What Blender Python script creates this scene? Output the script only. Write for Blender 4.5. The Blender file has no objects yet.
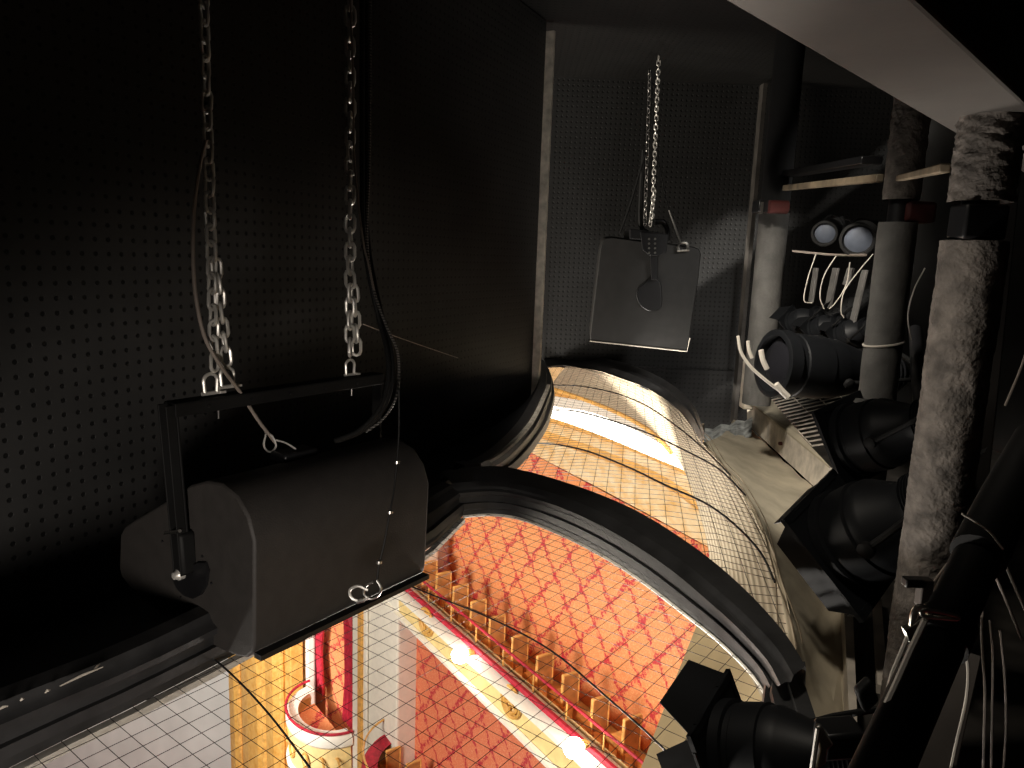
import bpy, bmesh, math, random
from mathutils import Vector, Matrix
random.seed(7)
C = bpy.context.scene.collection
V = Vector
# ------------------------------------------------------------------ camera
F = 740.0; CX, CY = 512.0, 384.0; EYE = 1.5
_z = V((162, 4316, 740)).normalized()
_y = V((0, 0, -1)); _y = (_y - _z * _y.dot(_z)).normalized()
_x = _y.cross(_z)
R = Matrix((_x, _y, _z))                       # camera vector -> world vector
def ray(px, py): return R @ V((px - CX, CY - py, -F))
O = V((0, 0, EYE))
def onz(px, py, z): r = ray(px, py); return O + r * ((z - EYE) / r.z)
def ond(px, py, d): r = ray(px, py); return O + r * (d / r.y)
def onplane(px, py, p0, n): r = ray(px, py); return O + r * ((p0 - O).dot(n) / r.dot(n))
def proj(p): v = R.transposed() @ (V(p) - O); return CX - F*v.x/v.z, CY + F*v.y/v.z
cam = bpy.data.cameras.new('camera'); co = bpy.data.objects.new('camera', cam); C.objects.link(co)
cam.sensor_width = 36; cam.lens = 36 * F / 1024; cam.clip_start = 0.02; cam.clip_end = 200
co.matrix_world = Matrix.Translation(O) @ R.to_4x4()
bpy.context.scene.camera = co

# ------------------------------------------------------------------ mesh helpers
def wm(o): return (wm(o.parent) if o.parent else Matrix()) @ o.matrix_basis
class MB:
    def __init__(s): s.v = []; s.f = []
    def add(s, vs, fs):
        b = len(s.v); s.v += [V(p) for p in vs]; s.f += [tuple(b + i for i in f) for f in fs]; return s
    def box(s, c, ax, ay, az):                  # half vectors
        c = V(c); ax = V(ax); ay = V(ay); az = V(az)
        vs = [c + i * ax + j * ay + k * az for k in (-1, 1) for j in (-1, 1) for i in (-1, 1)]
        return s.add(vs, [(0,2,3,1),(4,5,7,6),(0,1,5,4),(2,6,7,3),(0,4,6,2),(1,3,7,5)])
    def prism(s, pts, ex):
        n = len(pts); ex = V(ex); a = [V(p) for p in pts]
        fs = [tuple(range(n))[::-1], tuple(range(n, 2*n))] + [(i, (i+1) % n, n+(i+1) % n, n+i) for i in range(n)]
        return s.add(a + [p + ex for p in a], fs)
    def loft(s, rows, closed=False):
        m = len(rows[0]); fs = []
        for i in range(len(rows) - 1):
            for j in range(m if closed else m - 1):
                k = (j + 1) % m
                fs.append((i*m+j, i*m+k, (i+1)*m+k, (i+1)*m+j))
        return s.add([p for r in rows for p in r], fs)
    def tube(s, pts, r, n=8, closed=False, caps=True):
        pts = [V(p) for p in pts]; m = len(pts)
        def tan(i):
            if closed: return (pts[(i+1) % m] - pts[i-1]).normalized()
            return (pts[min(i+1, m-1)] - pts[max(i-1, 0)]).normalized()
        t = tan(0); u = t.cross(V((0,0,1)))
        if u.length < .1: u = t.cross(V((0,1,0)))
        u.normalize(); rows = []
        for i in range(m):
            t = tan(i); u = (u - t * u.dot(t)).normalized(); w = t.cross(u)
            rr = r[i] if isinstance(r, (list, tuple)) else r
            rows.append([pts[i] + rr * (math.cos(2*math.pi*k/n) * u + math.sin(2*math.pi*k/n) * w) for k in range(n)])
        if closed: rows.append(rows[0])
        b = len(s.v); s.loft(rows, True)
        if caps and not closed:
            s.f.append(tuple(b + k for k in range(n))[::-1]); s.f.append(tuple(b + (m-1)*n + k for k in range(n)))
        return s
    def lathe(s, prof, o, ax, n=32):            # prof: (radius, along axis)
        o = V(o); ax = V(ax).normalized(); u = ax.cross(V((0,0,1)))
        if u.length < .1: u = ax.cross(V((0,1,0)))
        u.normalize(); w = ax.cross(u)
        rows = [[o + ax*t + r*(math.cos(2*math.pi*k/n)*u + math.sin(2*math.pi*k/n)*w) for k in range(n)] for r, t in prof]
        b = len(s.v); s.loft(rows, True)
        s.f.append(tuple(b + k for k in range(n))[::-1]); s.f.append(tuple(b + (len(prof)-1)*n + k for k in range(n)))
        return s
    def build(s, name, m, parent=None, smooth=True, bevel=0, origin=None, angle=40):
        me = bpy.data.meshes.new(name)
        M = wm(parent).inverted() if parent is not None else Matrix()
        vs = [M @ p for p in s.v]
        org = V((0,0,0))
        if parent is None and vs:
            if origin is None:
                xs = [p.x for p in vs]; ys = [p.y for p in vs]; zs = [p.z for p in vs]
                org = V(((min(xs)+max(xs))/2, (min(ys)+max(ys))/2, min(zs)))
            else: org = V(origin)
        me.from_pydata([p - org for p in vs], [], s.f); me.validate()
        bm = bmesh.new(); bm.from_mesh(me); bmesh.ops.recalc_face_normals(bm, faces=bm.faces[:]); bm.to_mesh(me); bm.free()
        me.materials.append(m)
        o = bpy.data.objects.new(name, me); o.location = org; C.objects.link(o)
        if parent is not None: o.parent = parent
        if smooth:
            me.shade_smooth()
            try: me.set_sharp_from_angle(angle=math.radians(angle))
            except Exception: pass
        if bevel:
            b = o.modifiers.new('bevel', 'BEVEL'); b.width = bevel; b.segments = 2; b.limit_method = 'ANGLE'; b.angle_limit = math.radians(35)
        return o
def tag(o, label=None, cat=None, group=None, kind=None):
    if label: o['label'] = label
    if cat: o['category'] = cat
    if group: o['group'] = group
    if kind: o['kind'] = kind
    return o
def thing(name, label, cat, loc=(0,0,0), group=None, rz=0):
    o = bpy.data.objects.new(name, None); C.objects.link(o); o.empty_display_size = .05
    o.location = loc; o.rotation_euler = (0,0,rz)
    return tag(o, label, cat, group)
def struct(name, mb, m, **k):
    return tag(mb.build(name, m, **k), kind='structure')
def flat_(p): return V((p.x, p.y, 0))
def cr(pts, n=6):                               # Catmull-Rom
    pts = [V(p) for p in pts]; P = [2*pts[0]-pts[1]] + pts + [2*pts[-1]-pts[-2]]; out = []
    for i in range(1, len(P)-2):
        a, b, c, d = P[i-1:i+3]
        for k in range(n):
            t = k/n
            out.append(.5*((2*b) + (c-a)*t + (2*a-5*b+4*c-d)*t*t + (3*b-a-3*c+d)*t**3))
    return out + [pts[-1]]
def resample(pts, n):
    L = [0]
    for a, b in zip(pts, pts[1:]): L.append(L[-1] + (b-a).length)
    out = []; j = 0
    for k in range(n):
        t = L[-1]*k/(n-1)
        while j < len(pts)-2 and L[j+1] < t: j += 1
        s = (t-L[j])/max(L[j+1]-L[j], 1e-9); out.append(pts[j].lerp(pts[j+1], min(max(s,0),1)))
    return out

# ------------------------------------------------------------------ materials
def newmat(name):
    m = bpy.data.materials.new(name); m.use_nodes = True
    nt = m.node_tree; return m, nt, nt.nodes['Principled BSDF']
def N(nt, t, **k):
    n = nt.nodes.new(t)
    for a, b in k.items(): setattr(n, a, b)
    return n
def M_(nt, op, a, b=None, c=None):
    n = nt.nodes.new('ShaderNodeMath'); n.operation = op
    for i, x in enumerate((a, b, c)):
        if x is None: continue
        if isinstance(x, (int, float)): n.inputs[i].default_value = x
        else: nt.links.new(x, n.inputs[i])
    return n.outputs[0]
def mixc(nt, fac, a, b):
    n = nt.nodes.new('ShaderNodeMix'); n.data_type = 'RGBA'
    for i, x in ((0, fac), (6, a), (7, b)):
        if isinstance(x, (int, float)): n.inputs[i].default_value = x
        elif isinstance(x, tuple): n.inputs[i].default_value = (*x, 1)
        else: nt.links.new(x, n.inputs[i])
    return n.outputs[2]
def noise(nt, scale, detail=3, rough=.5, vec=None):
    n = nt.nodes.new('ShaderNodeTexNoise'); n.inputs['Scale'].default_value = scale
    n.inputs['Detail'].default_value = detail; n.inputs['Roughness'].default_value = rough
    if vec is None:
        tc = nt.nodes.new('ShaderNodeTexCoord'); vec = tc.outputs['Object']
    nt.links.new(vec, n.inputs['Vector']); return n.outputs['Fac']
def ramp(nt, fac, a, b):
    n = nt.nodes.new('ShaderNodeMapRange'); n.inputs[1].default_value = a; n.inputs[2].default_value = b
    nt.links.new(fac, n.inputs[0]); return n.outputs[0]
def bump(nt, bs, h, strength=.3, dist=.01):
    b = nt.nodes.new('ShaderNodeBump'); b.inputs['Strength'].default_value = strength; b.inputs['Distance'].default_value = dist
    nt.links.new(h, b.inputs['Height']); nt.links.new(b.outputs[0], bs.inputs['Normal'])
def paint(name, col, rough=.6, metal=0, var=.25, scale=8, bs_=0, bd=.01, bscale=None, spec=.5):
    m, nt, bs = newmat(name)
    f = noise(nt, scale, 4)
    dark = tuple(c*(1-var) for c in col); light = tuple(min(1, c*(1+var)) for c in col)
    nt.links.new(mixc(nt, ramp(nt, f, .3, .7), dark, light), bs.inputs['Base Color'])
    bs.inputs['Roughness'].default_value = rough; bs.inputs['Metallic'].default_value = metal
    bs.inputs['Specular IOR Level'].default_value = spec
    if bs_: bump(nt, bs, noise(nt, bscale or scale*5, 3), bs_, bd)
    return m
def emit(name, col, st):
    m, nt, bs = newmat(name); bs.inputs['Base Color'].default_value = (*col, 1)
    bs.inputs['Emission Color'].default_value = (*col, 1); bs.inputs['Emission Strength'].default_value = st
    return m
def perforated(name, col, hole, pitch, rad, rough=.6, hx='X', hz='Z'):
    m, nt, bs = newmat(name)
    tc = N(nt, 'ShaderNodeTexCoord'); sp = N(nt, 'ShaderNodeSeparateXYZ'); nt.links.new(tc.outputs['Object'], sp.inputs[0])
    a = M_(nt, 'SUBTRACT', M_(nt, 'FRACT', M_(nt, 'DIVIDE', sp.outputs[hx], pitch)), .5)
    b = M_(nt, 'SUBTRACT', M_(nt, 'FRACT', M_(nt, 'DIVIDE', sp.outputs[hz], pitch)), .5)
    d = M_(nt, 'SQRT', M_(nt, 'ADD', M_(nt, 'MULTIPLY', a, a), M_(nt, 'MULTIPLY', b, b)))
    mask = ramp(nt, d, rad/pitch*.85, rad/pitch*1.15)
    f = ramp(nt, noise(nt, 2.5, 5, .6), .3, .75)
    base = mixc(nt, f, tuple(c*.75 for c in col), tuple(c*1.25 for c in col))
    # pale scuffs
    sc = ramp(nt, noise(nt, 6, 8, .75), .70, .78)
    base = mixc(nt, M_(nt, 'MULTIPLY', sc, .35), base, tuple(min(1, c*3+.03) for c in col))
    nt.links.new(mixc(nt, mask, hole, base), bs.inputs['Base Color'])
    bs.inputs['Roughness'].default_value = rough; bs.inputs['Specular IOR Level'].default_value = .3
    bump(nt, bs, mask, .6, .004)
    return m
def stripes(name, c1, c2, freq, axis='Z', rough=.7):
    m, nt, bs = newmat(name)
    tc = N(nt, 'ShaderNodeTexCoord'); sp = N(nt, 'ShaderNodeSeparateXYZ'); nt.links.new(tc.outputs['Object'], sp.inputs[0])
    s = M_(nt, 'SINE', M_(nt, 'MULTIPLY', sp.outputs[axis], freq))
    f = ramp(nt, s, -.6, 1)
    base = mixc(nt, f, c1, c2)
    st = ramp(nt, noise(nt, 3, 5, .6), .35, .8)
    nt.links.new(mixc(nt, M_(nt, 'MULTIPLY', st, .35), base, tuple(c*.6 for c in c1)), bs.inputs['Base Color'])
    bs.inputs['Roughness'].default_value = rough
    bump(nt, bs, s, .4, .006); return m
def damask(name, base, base2, red, sc=.62):
    m, nt, bs = newmat(name)
    tc = N(nt, 'ShaderNodeTexCoord'); mp = N(nt, 'ShaderNodeMapping'); nt.links.new(tc.outputs['Object'], mp.inputs[0])
    ns = N(nt, 'ShaderNodeTexNoise'); ns.inputs['Scale'].default_value = 7; ns.inputs['Detail'].default_value = 3
    nt.links.new(mp.outputs[0], ns.inputs['Vector'])
    vs = N(nt, 'ShaderNodeVectorMath', operation='MULTIPLY_ADD'); nt.links.new(ns.outputs['Color'], vs.inputs[0])
    vs.inputs[1].default_value = (.22,.22,.22); nt.links.new(mp.outputs[0], vs.inputs[2])
    sp = N(nt, 'ShaderNodeSeparateXYZ'); nt.links.new(vs.outputs[0], sp.inputs[0])
    X = M_(nt, 'DIVIDE', sp.outputs['X'], sc); Z = M_(nt, 'DIVIDE', sp.outputs['Z'], sc*1.35)
    def tri(e): return M_(nt, 'ABSOLUTE', M_(nt, 'SUBTRACT', M_(nt, 'FRACT', e), .5))
    u = tri(M_(nt, 'ADD', X, Z)); v = tri(M_(nt, 'SUBTRACT', X, Z))
    d = M_(nt, 'MINIMUM', u, v)
    line = M_(nt, 'SUBTRACT', 1, ramp(nt, d, .045, .088))
    n2 = ramp(nt, noise(nt, 24, 4, .7, mp.outputs[0]), .45, .51)
    line = M_(nt, 'MULTIPLY', line, n2)
    knot = M_(nt, 'SUBTRACT', 1, ramp(nt, M_(nt, 'ADD', u, v), .12, .20))
    knot = M_(nt, 'MULTIPLY', knot, ramp(nt, noise(nt, 30, 4, .7, mp.outputs[0]), .45, .51))
    mask = M_(nt, 'MAXIMUM', line, knot)
    speck = ramp(nt, noise(nt, 45, 2, .5, mp.outputs[0]), .50, .66)
    b = mixc(nt, speck, base, base2)
    nt.links.new(mixc(nt, mask, b, red), bs.inputs['Base Color'])
    bs.inputs['Roughness'].default_value = .65
    return m
def gilded(name, c1, c2, sc=4, axis_stripes=None):
    m, nt, bs = newmat(name)
    f = ramp(nt, noise(nt, sc, 6, .65), .35, .68)
    col = mixc(nt, f, c1, c2)
    nt.links.new(col, bs.inputs['Base Color']); bs.inputs['Roughness'].default_value = .5
    bump(nt, bs, noise(nt, sc*2.2, 4), .5, .03); return m

MAT = dict(
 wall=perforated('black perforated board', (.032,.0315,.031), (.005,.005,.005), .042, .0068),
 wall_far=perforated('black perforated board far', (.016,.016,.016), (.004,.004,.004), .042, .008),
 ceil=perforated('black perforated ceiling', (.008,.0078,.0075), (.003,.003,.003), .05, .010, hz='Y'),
 black=paint('matt black timber', (.010,.011,.013), .55, var=.3, bs_=.1, spec=.35),
 curb=paint('black painted moulding', (.027,.027,.028), .42, var=.35, scale=14, bs_=.15, bd=.003),
 paleedge=paint('pale timber edge and painted highlight', (.46,.42,.36), .8, var=.3, scale=20),  # also laid as highlight on the curb rim and far loudspeaker edge
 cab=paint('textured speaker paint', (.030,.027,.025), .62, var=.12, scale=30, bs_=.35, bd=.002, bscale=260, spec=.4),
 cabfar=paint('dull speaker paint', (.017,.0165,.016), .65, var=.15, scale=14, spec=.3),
 grille=paint('speaker grille', (.022,.022,.022), .6, var=.15, scale=40, bs_=.4, bd=.002, bscale=300),
 blackmetal=paint('black powder coated steel', (.009,.009,.010), .38, var=.2, scale=12, spec=.5),
 lamp=paint('black lantern paint', (.0055,.006,.007), .5, var=.25, scale=9, spec=.2),
 chain=paint('zinc chain', (.60,.58,.54), .36, .55, var=.3, scale=30),
 darkchain=paint('dull chain', (.26,.25,.24), .42, 1, var=.3, scale=30),
 bright=paint('bright steel', (.62,.60,.56), .3, 1, var=.15, scale=20),
 cable=paint('grey brown cable', (.20,.165,.14), .6, var=.15),
 cableb=paint('black cable', (.009,.009,.009), .6, var=.2, spec=.2),
 braid=stripes('braided sleeve', (.01,.01,.01), (.16,.15,.14), 900, 'Z', .5),
 white=paint('pale cable', (.50,.46,.40), .5, var=.15),
 plaster=paint('old plaster', (.44,.385,.285), .85, var=.28, scale=3.5, bs_=.35, bd=.02, bscale=9),
 channel=paint('dirty cream steel', (.58,.52,.44), .6, var=.35, scale=9, bs_=.2),
 beam=paint('grey painted beam', (.085,.077,.069), .75, var=.14, scale=5, bs_=.1),
 fire=paint('rough fireproofing', (.115,.10,.088), .8, var=.5, scale=26, bs_=.8, bd=.008, bscale=75, spec=.4),
 pipe=paint('grey lagged pipe', (.10,.096,.09), .75, var=.3, scale=10, bs_=.35, bd=.008, bscale=60),
 red=paint('red lead paint', (.07,.014,.012), .7, var=.4, scale=10),
 dark=paint('dark backing', (.008,.008,.008), .85, var=.3),  # near-black: darkness of the unlit room is put into the colour
 rail=paint('worn steel rail', (.19,.15,.10), .6, .2, var=.5, scale=12),
 deck=paint('dark steel grating', (.05,.045,.04), .6, .4, var=.4),
 wire=paint('dark mesh wire', (.035,.028,.03), .5, .5, var=.2),
 reveal=stripes('ribbed plaster lath', (.27,.225,.155), (.40,.345,.25), 190, 'Z', .75),
 revealn=paint('warm plaster reveal', (.40,.31,.17), .8, var=.15, scale=2.5),
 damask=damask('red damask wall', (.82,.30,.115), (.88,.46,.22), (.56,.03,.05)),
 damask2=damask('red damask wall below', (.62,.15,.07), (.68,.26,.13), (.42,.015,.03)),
 cream=gilded('cream and gilt frieze', (.86,.73,.50), (.72,.40,.10), 3.2),
 creampanel=paint('cream gilt panel', (.86,.66,.30), .5, var=.12, scale=6),
 gold=gilded('gilt plaster', (.72,.43,.12), (.56,.27,.05), 5),
 goldl=paint('gilt line', (.70,.38,.10), .45, var=.25, scale=9),
 tan=gilded('tan cove', (.72,.44,.20), (.80,.58,.34), 3),
 ivory=paint('ivory paint', (.84,.80,.72), .5, var=.05),
 carpet=paint('crimson velvet', (.42,.012,.035), .7, var=.3, scale=14),
 wood=paint('oiled oak', (.80,.44,.13), .45, var=.25, scale=10),
 woodd=paint('brown veneer', (.52,.24,.08), .5, var=.2, scale=10),
 grey=paint('pale stage curtain', (.60,.60,.57), .8, var=.10, scale=.8),
 gel=paint('pale blue gel', (.10,.115,.15), .6, var=.3, scale=12),
 barpaint=paint('dull black bar', (.006,.006,.006), .6, var=.3, spec=.2),
 brown=paint('brown steel', (.10,.085,.075), .6, var=.25),
 glass=paint('dark lens', (.010,.010,.012), .2, var=.1),
)
MAT['cove'] = emit('cove lighting as glow', (1, .95, .84), 3.0)  # no lamp: brightness of the lit cove is put into the surface
MAT['bulb'] = emit('lamp bulb', (1, .93, .80), 30.0)

# ------------------------------------------------------------------ the roof space shell
ZM = .58; ZT = .68; ZC = 3.0
yaw = math.radians(25.5)
wd = V((math.sin(yaw), math.cos(yaw), 0)); wn = V((wd.y, -wd.x, 0))      # along wall, into room
A = onz(530, 417, .40)
def local_wall(name, m, org, d, length, h, thick, z0=0.0):
    mb = MB(); mb.box((length/2, thick/2, h/2), (length/2,0,0), (0,thick/2,0), (0,0,h/2))
    o = mb.build(name, m, origin=(0,0,0), smooth=False)
    o.location = (org.x, org.y, z0); o.rotation_euler = (0,0, math.atan2(d.y, d.x)); return tag(o, kind='structure')
start = A - wd*8.5
local_wall('wall_left', MAT['wall'], start, wd, 8.5, ZC-.1, .08, .1)
struct('trim_1', MB().box(A + wd*.012 + wn*.025 + V((0,0,1.62-A.z+.0)), wd*.012, wn*.03, (0,0,1.32)), MAT['paleedge'], smooth=False)
BY = 6.55
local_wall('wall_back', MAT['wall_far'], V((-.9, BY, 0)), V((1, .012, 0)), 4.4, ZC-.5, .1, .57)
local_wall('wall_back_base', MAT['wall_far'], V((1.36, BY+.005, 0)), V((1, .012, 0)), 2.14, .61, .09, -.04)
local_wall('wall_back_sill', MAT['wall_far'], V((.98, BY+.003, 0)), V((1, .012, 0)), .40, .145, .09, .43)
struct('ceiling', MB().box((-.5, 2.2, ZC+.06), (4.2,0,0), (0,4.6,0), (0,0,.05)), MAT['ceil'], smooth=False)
struct('wall_right', MB().box((3.4, 2.2, 1.6), (.05,0,0), (0,4.6,0), (0,0,1.5)), MAT['dark'], smooth=False)
struct('wall_rear', MB().box((-.5, -2.3, 1.6), (4.0,0,0), (0,.05,0), (0,0,1.5)), MAT['dark'], smooth=False)

# ------------------------------------------------------------------ openings
Ml = [(-120,826),(0,766),(60,736),(126,705),(223,656),(330,600),(430,545),(463,513)]
Mr = [(463,513),(490,511),(520,515),(560,530),(600,550),(640,575),(680,605),(715,632),(742,657),(758,675),(767,690)]
left_edge = [onz(*p, ZM) for p in Ml]
left_edge = [left_edge[0] + (left_edge[0]-left_edge[1]).normalized()*.9] + left_edge
rib_m = cr([onz(*p, ZM) for p in Mr], 4)
rib_f = cr([onz(*p, ZT) for p in [(453,488),(492,486),(520,490),(560,501),(600,518),(640,540),(680,567),(715,596),(745,623),(775,655),(791,682)]], 4)
rib_b = cr([onz(*p, ZT) for p in [(440,474),(490,468),(520,472),(560,483),(600,497),(640,515),(680,540),(715,566),(750,598),(785,638),(806,672)]], 4)
NR = 48
rib_m, rib_f, rib_b = (resample(x, NR) for x in (rib_m, rib_f, rib_b))
up = V((0,0,1))
def moulding(m, f, b, zb):
    rows = [[V((p.x,p.y,zb)) for p in m], m]
    for t, bulge, dz in ((.08,.0,0),(.16,.018,.0),(.30,.020,.01),(.36,.004,.004),(.62,.008,.004),(.68,.026,.004),(.80,.028,.006),(.86,.010,.006),(1,0,0)):
        row = []
        for p, q, r in zip(m, f, b):
            out = (q - r); out.z = 0
            out = out.normalized() if out.length > 1e-6 else V((0,0,0))
            row.append(p.lerp(q, t) + out*bulge*.8 + up*dz)
        rows.append(row)
    rows.append([p.lerp(q, .12) + up*.012 for p, q in zip(f, b)])
    rows.append([p.lerp(q, .9) + up*.016 for p, q in zip(f, b)]); rows.append(b)
    rows.append([V((p.x,p.y,zb)) for p in b]); return rows
struct('trim_2', MB().loft(moulding(rib_m, rib_f, rib_b, ZM-.012)), MAT['curb'], angle=25)
# straight curb along the wall side of the lower opening
lf = [onz(*p, ZT) for p in [(-120,758),(0,710),(126,660),(179,635),(300,573),(400,520),(453,488)]]
lf = [lf[0] + (lf[0]-lf[1]).normalized()*.9] + lf
NL = 30
le = resample(left_edge, NL); lfr = resample(lf, NL); lb = [p - wn*.05 + up*.0 for p in lfr]
struct('trim_3', MB().loft(moulding(le, lfr, lb, ZM-.012)), MAT['curb'], angle=25)
# chipped paint strip on the curb edge
mb = MB()
for a, b in (((60,686),(103,667)),((92,672),(100,664)),((45,693),(50,690)),((20,701),(24,699)),((-2,710),(8,706))):
    p = onz(*a, ZT+.014); q = onz(*b, ZT+.014)
    mb.tube([p, p.lerp(q,.5)+up*.002, q], [.0012,.0028,.001], 5)
tag(mb.build('paint_chip', MAT['white']), 'pale flaking chips of paint along the black curb edge', 'paint chips', kind='stuff')
lipl = resample(left_edge, 60); lipr = resample(rib_m, 60)
struct('trim_17', MB().loft([[p + wn*o_ + up*z for p in lipl] for o_, z in ((-.01,-.02),(.010,-.02),(.010,-.035),(-.01,-.035))]), MAT['ivory'], smooth=False)
cxy = V((.0,1.2,0))
struct('trim_18', MB().tube([p - up*.014 for p in lipr], .006, 6), MAT['ivory'])
# sloping dark board from curb to perforated wall
ra = [p.copy() for p in lb]; end = onz(470, 470, ZT)
def onwall(p, z): q = p - wn * ((p - A).dot(wn)); return V((q.x, q.y, z))
upl_px = [(500,474),(514,469),(527,456),(539,440),(547,427),(551,415),(554,401),(553,388),(550,376),(546,367)]
upl = cr([onz(*p, ZM) for p in upl_px], 4)
upo = cr([onz(*p, ZT) for p in [(466,468),(484,466),(505,451),(524,431),(534,415),(541,400),(546,388),(547,377),(545,369),(540,359)]], 4)
upl = resample(upl, NR); upo = resample(upo, NR)
upo2 = [p + (p-q).normalized()*.03*0 - wn*.06 for p, q in zip(upo, upl)]
struct('trim_4', MB().loft(moulding(upl, upo, upo2, ZM-.012)), MAT['curb'], angle=25)
top = resample(lb, 30) + resample(upo2, 40)[1:-6]
struct('trim_5', MB().loft([top, [onwall(p, .40) - wn*.02 for p in top]]), MAT['black'])
# pale strip painting the highlight along the upper curb rim
capline = resample(upo, 40)[1:24]
mb = MB(); mb.loft([[p + up*.021 + wn*.004 for p in capline], [p + up*.024 + wn*.022 for p in capline], [p + up*.017 + wn*.03 for p in capline]])
struct('trim_6', mb, MAT['paleedge'])
# far arc of the upper opening, curb against the back wall
farm = resample(cr([onz(*p, ZM) for p in [(546,367),(565,365),(600,371),(640,385),(670,402),(688,419),(700,438)]], 5), 40)
faro = resample(cr([onz(*p, ZM+.03) for p in [(540,355),(565,355),(600,360),(640,371),(672,388),(694,410),(704,440)]], 5), 40)
rows = [[p - up*.012 for p in farm], farm, [p.lerp(q,.25)+up*.03 for p,q in zip(farm,faro)], [p.lerp(q,.55)+up*.02 for p,q in zip(farm,faro)], [p.lerp(q,.8)+up*.045 for p,q in zip(farm,faro)], faro, [p + V((.02,.10,-.02)) for p in faro], [p + V((.02,.10,-.06)) for p in faro]]
struct('trim_7', MB().loft(rows), MAT['curb'], angle=30)
# right hand edge of the whole slot
right_up = resample(cr([onz(*p, ZM) for p in [(700,438),(722,463),(742,492),(758,522),(770,552),(779,585),(786,620),(792,655)]], 5), 40)
right_lo = [onz(*p, ZM) for p in [(767,690),(764,712)]]
d0 = (right_lo[1]-right_lo[0]).normalized()
right_lo += [right_lo[0] + V((-.10,-.42,0)), right_lo[0] + V((-.28,-1.0,0)), right_lo[0] + V((-.5,-1.7,0))]
right_lo = resample(right_lo, 20)
# reveal (ribbed plaster) below the right edge
topc = right_up[:]; topc = [onz(620,378,ZM), onz(660,394,ZM), onz(690,420,ZM)] + topc
botc = cr([onz(*p, .05) for p in [(550,386),(585,398),(618,411),(652,430),(676,456),(692,490),(704,530),(709,556),(707,585),(702,611),(690,642),(675,680),(655,732),(636,780),(600,860)]], 5)
top_all = [onz(566,366,ZM), onz(600,371,ZM), onz(645,387,ZM), onz(675,405,ZM)] + [p + V((.02,0,-.02)) for p in right_up[:-1]] + [onz(772,690,ZM-.02)+V((.02,0,0))] + [p + V((.02,0,-.02)) for p in right_lo[4:]]
NV = 70
ta = resample(top_all, NV); bb = resample(botc, NV)
kk = min(range(20, NV), key=lambda i: abs(proj(bb[i])[1] - 594))
for nm, i0, i1, mm in (('wall_reveal', 0, kk+1, 'reveal'), ('wall_reveal_near', kk, NV, 'revealn')):
    struct(nm, MB().loft([[a.lerp(b, t) for a, b in zip(ta[i0:i1], bb[i0:i1])] for t in (0,.15,.3,.45,.6,.75,.9,1)]), MAT[mm], origin=(0,0,0))
lipp = bb[:int(NV*.42)]
struct('trim_8', MB().tube([p - V((.0,0,.02)) for p in lipp], .022, 8), MAT['goldl'])
# moulded frame on the near right side of the lower opening
rl_f = [p + V((.045,.01,.05)) for p in right_lo]; rl_b = [p + V((.085,.01,.05)) for p in right_lo]
struct('trim_9', MB().loft(moulding(right_lo, rl_f, rl_b, ZM-.012)), MAT['curb'], angle=25)
# plaster floor to the right
inner = [p + V((.015,0,-.03)) for p in right_up] + [p + V((.08,.0,-.06)) for p in right_lo]
outer = [ond(735,418,6.52), onz(752,430,.22), onz(785,462,.26), onz(822,498,.32), onz(836,545,.37), onz(845,600,.40), onz(850,712,.40), onz(853,790,.40)]
outer += [outer[-1] + V((-.25,-.7,0)), outer[-1] + V((-.4,-1.5,0))]
ia = resample(inner, 60); oa = resample(cr(outer, 4), 60)
rows = []
for t in (0,.12,.3,.5,.7,.88,1):
    rows.append([a.lerp(b, t) + up*(-.05*math.sin(math.pi*t) + .006*math.sin(i*1.7+t*9)) for i, (a, b) in enumerate(zip(ia, oa))])
struct('floor', MB().loft(rows), MAT['plaster'])
# flap of torn foil by the wall, mound
tag(MB().loft([[ond(705+8*i, 428-2*i+ (3 if i%2 else 0), 5.6-.1*j) - up*(.05*j) for i in range(7)] for j in range(4)]).build('crumpled_foil', paint('crumpled grey foil', (.30,.31,.30), .5, .3, var=.7, scale=16, bs_=1, bd=.03, bscale=18)), 'crumpled grey sheet lying on the plaster at the foot of the perforated wall', 'sheet')

struct('floor_rear', MB().box((1.7,-1.12,.46), (1.7,0,0), (0,1.15,0), (0,0,.04)), MAT['deck'], smooth=False)
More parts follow.
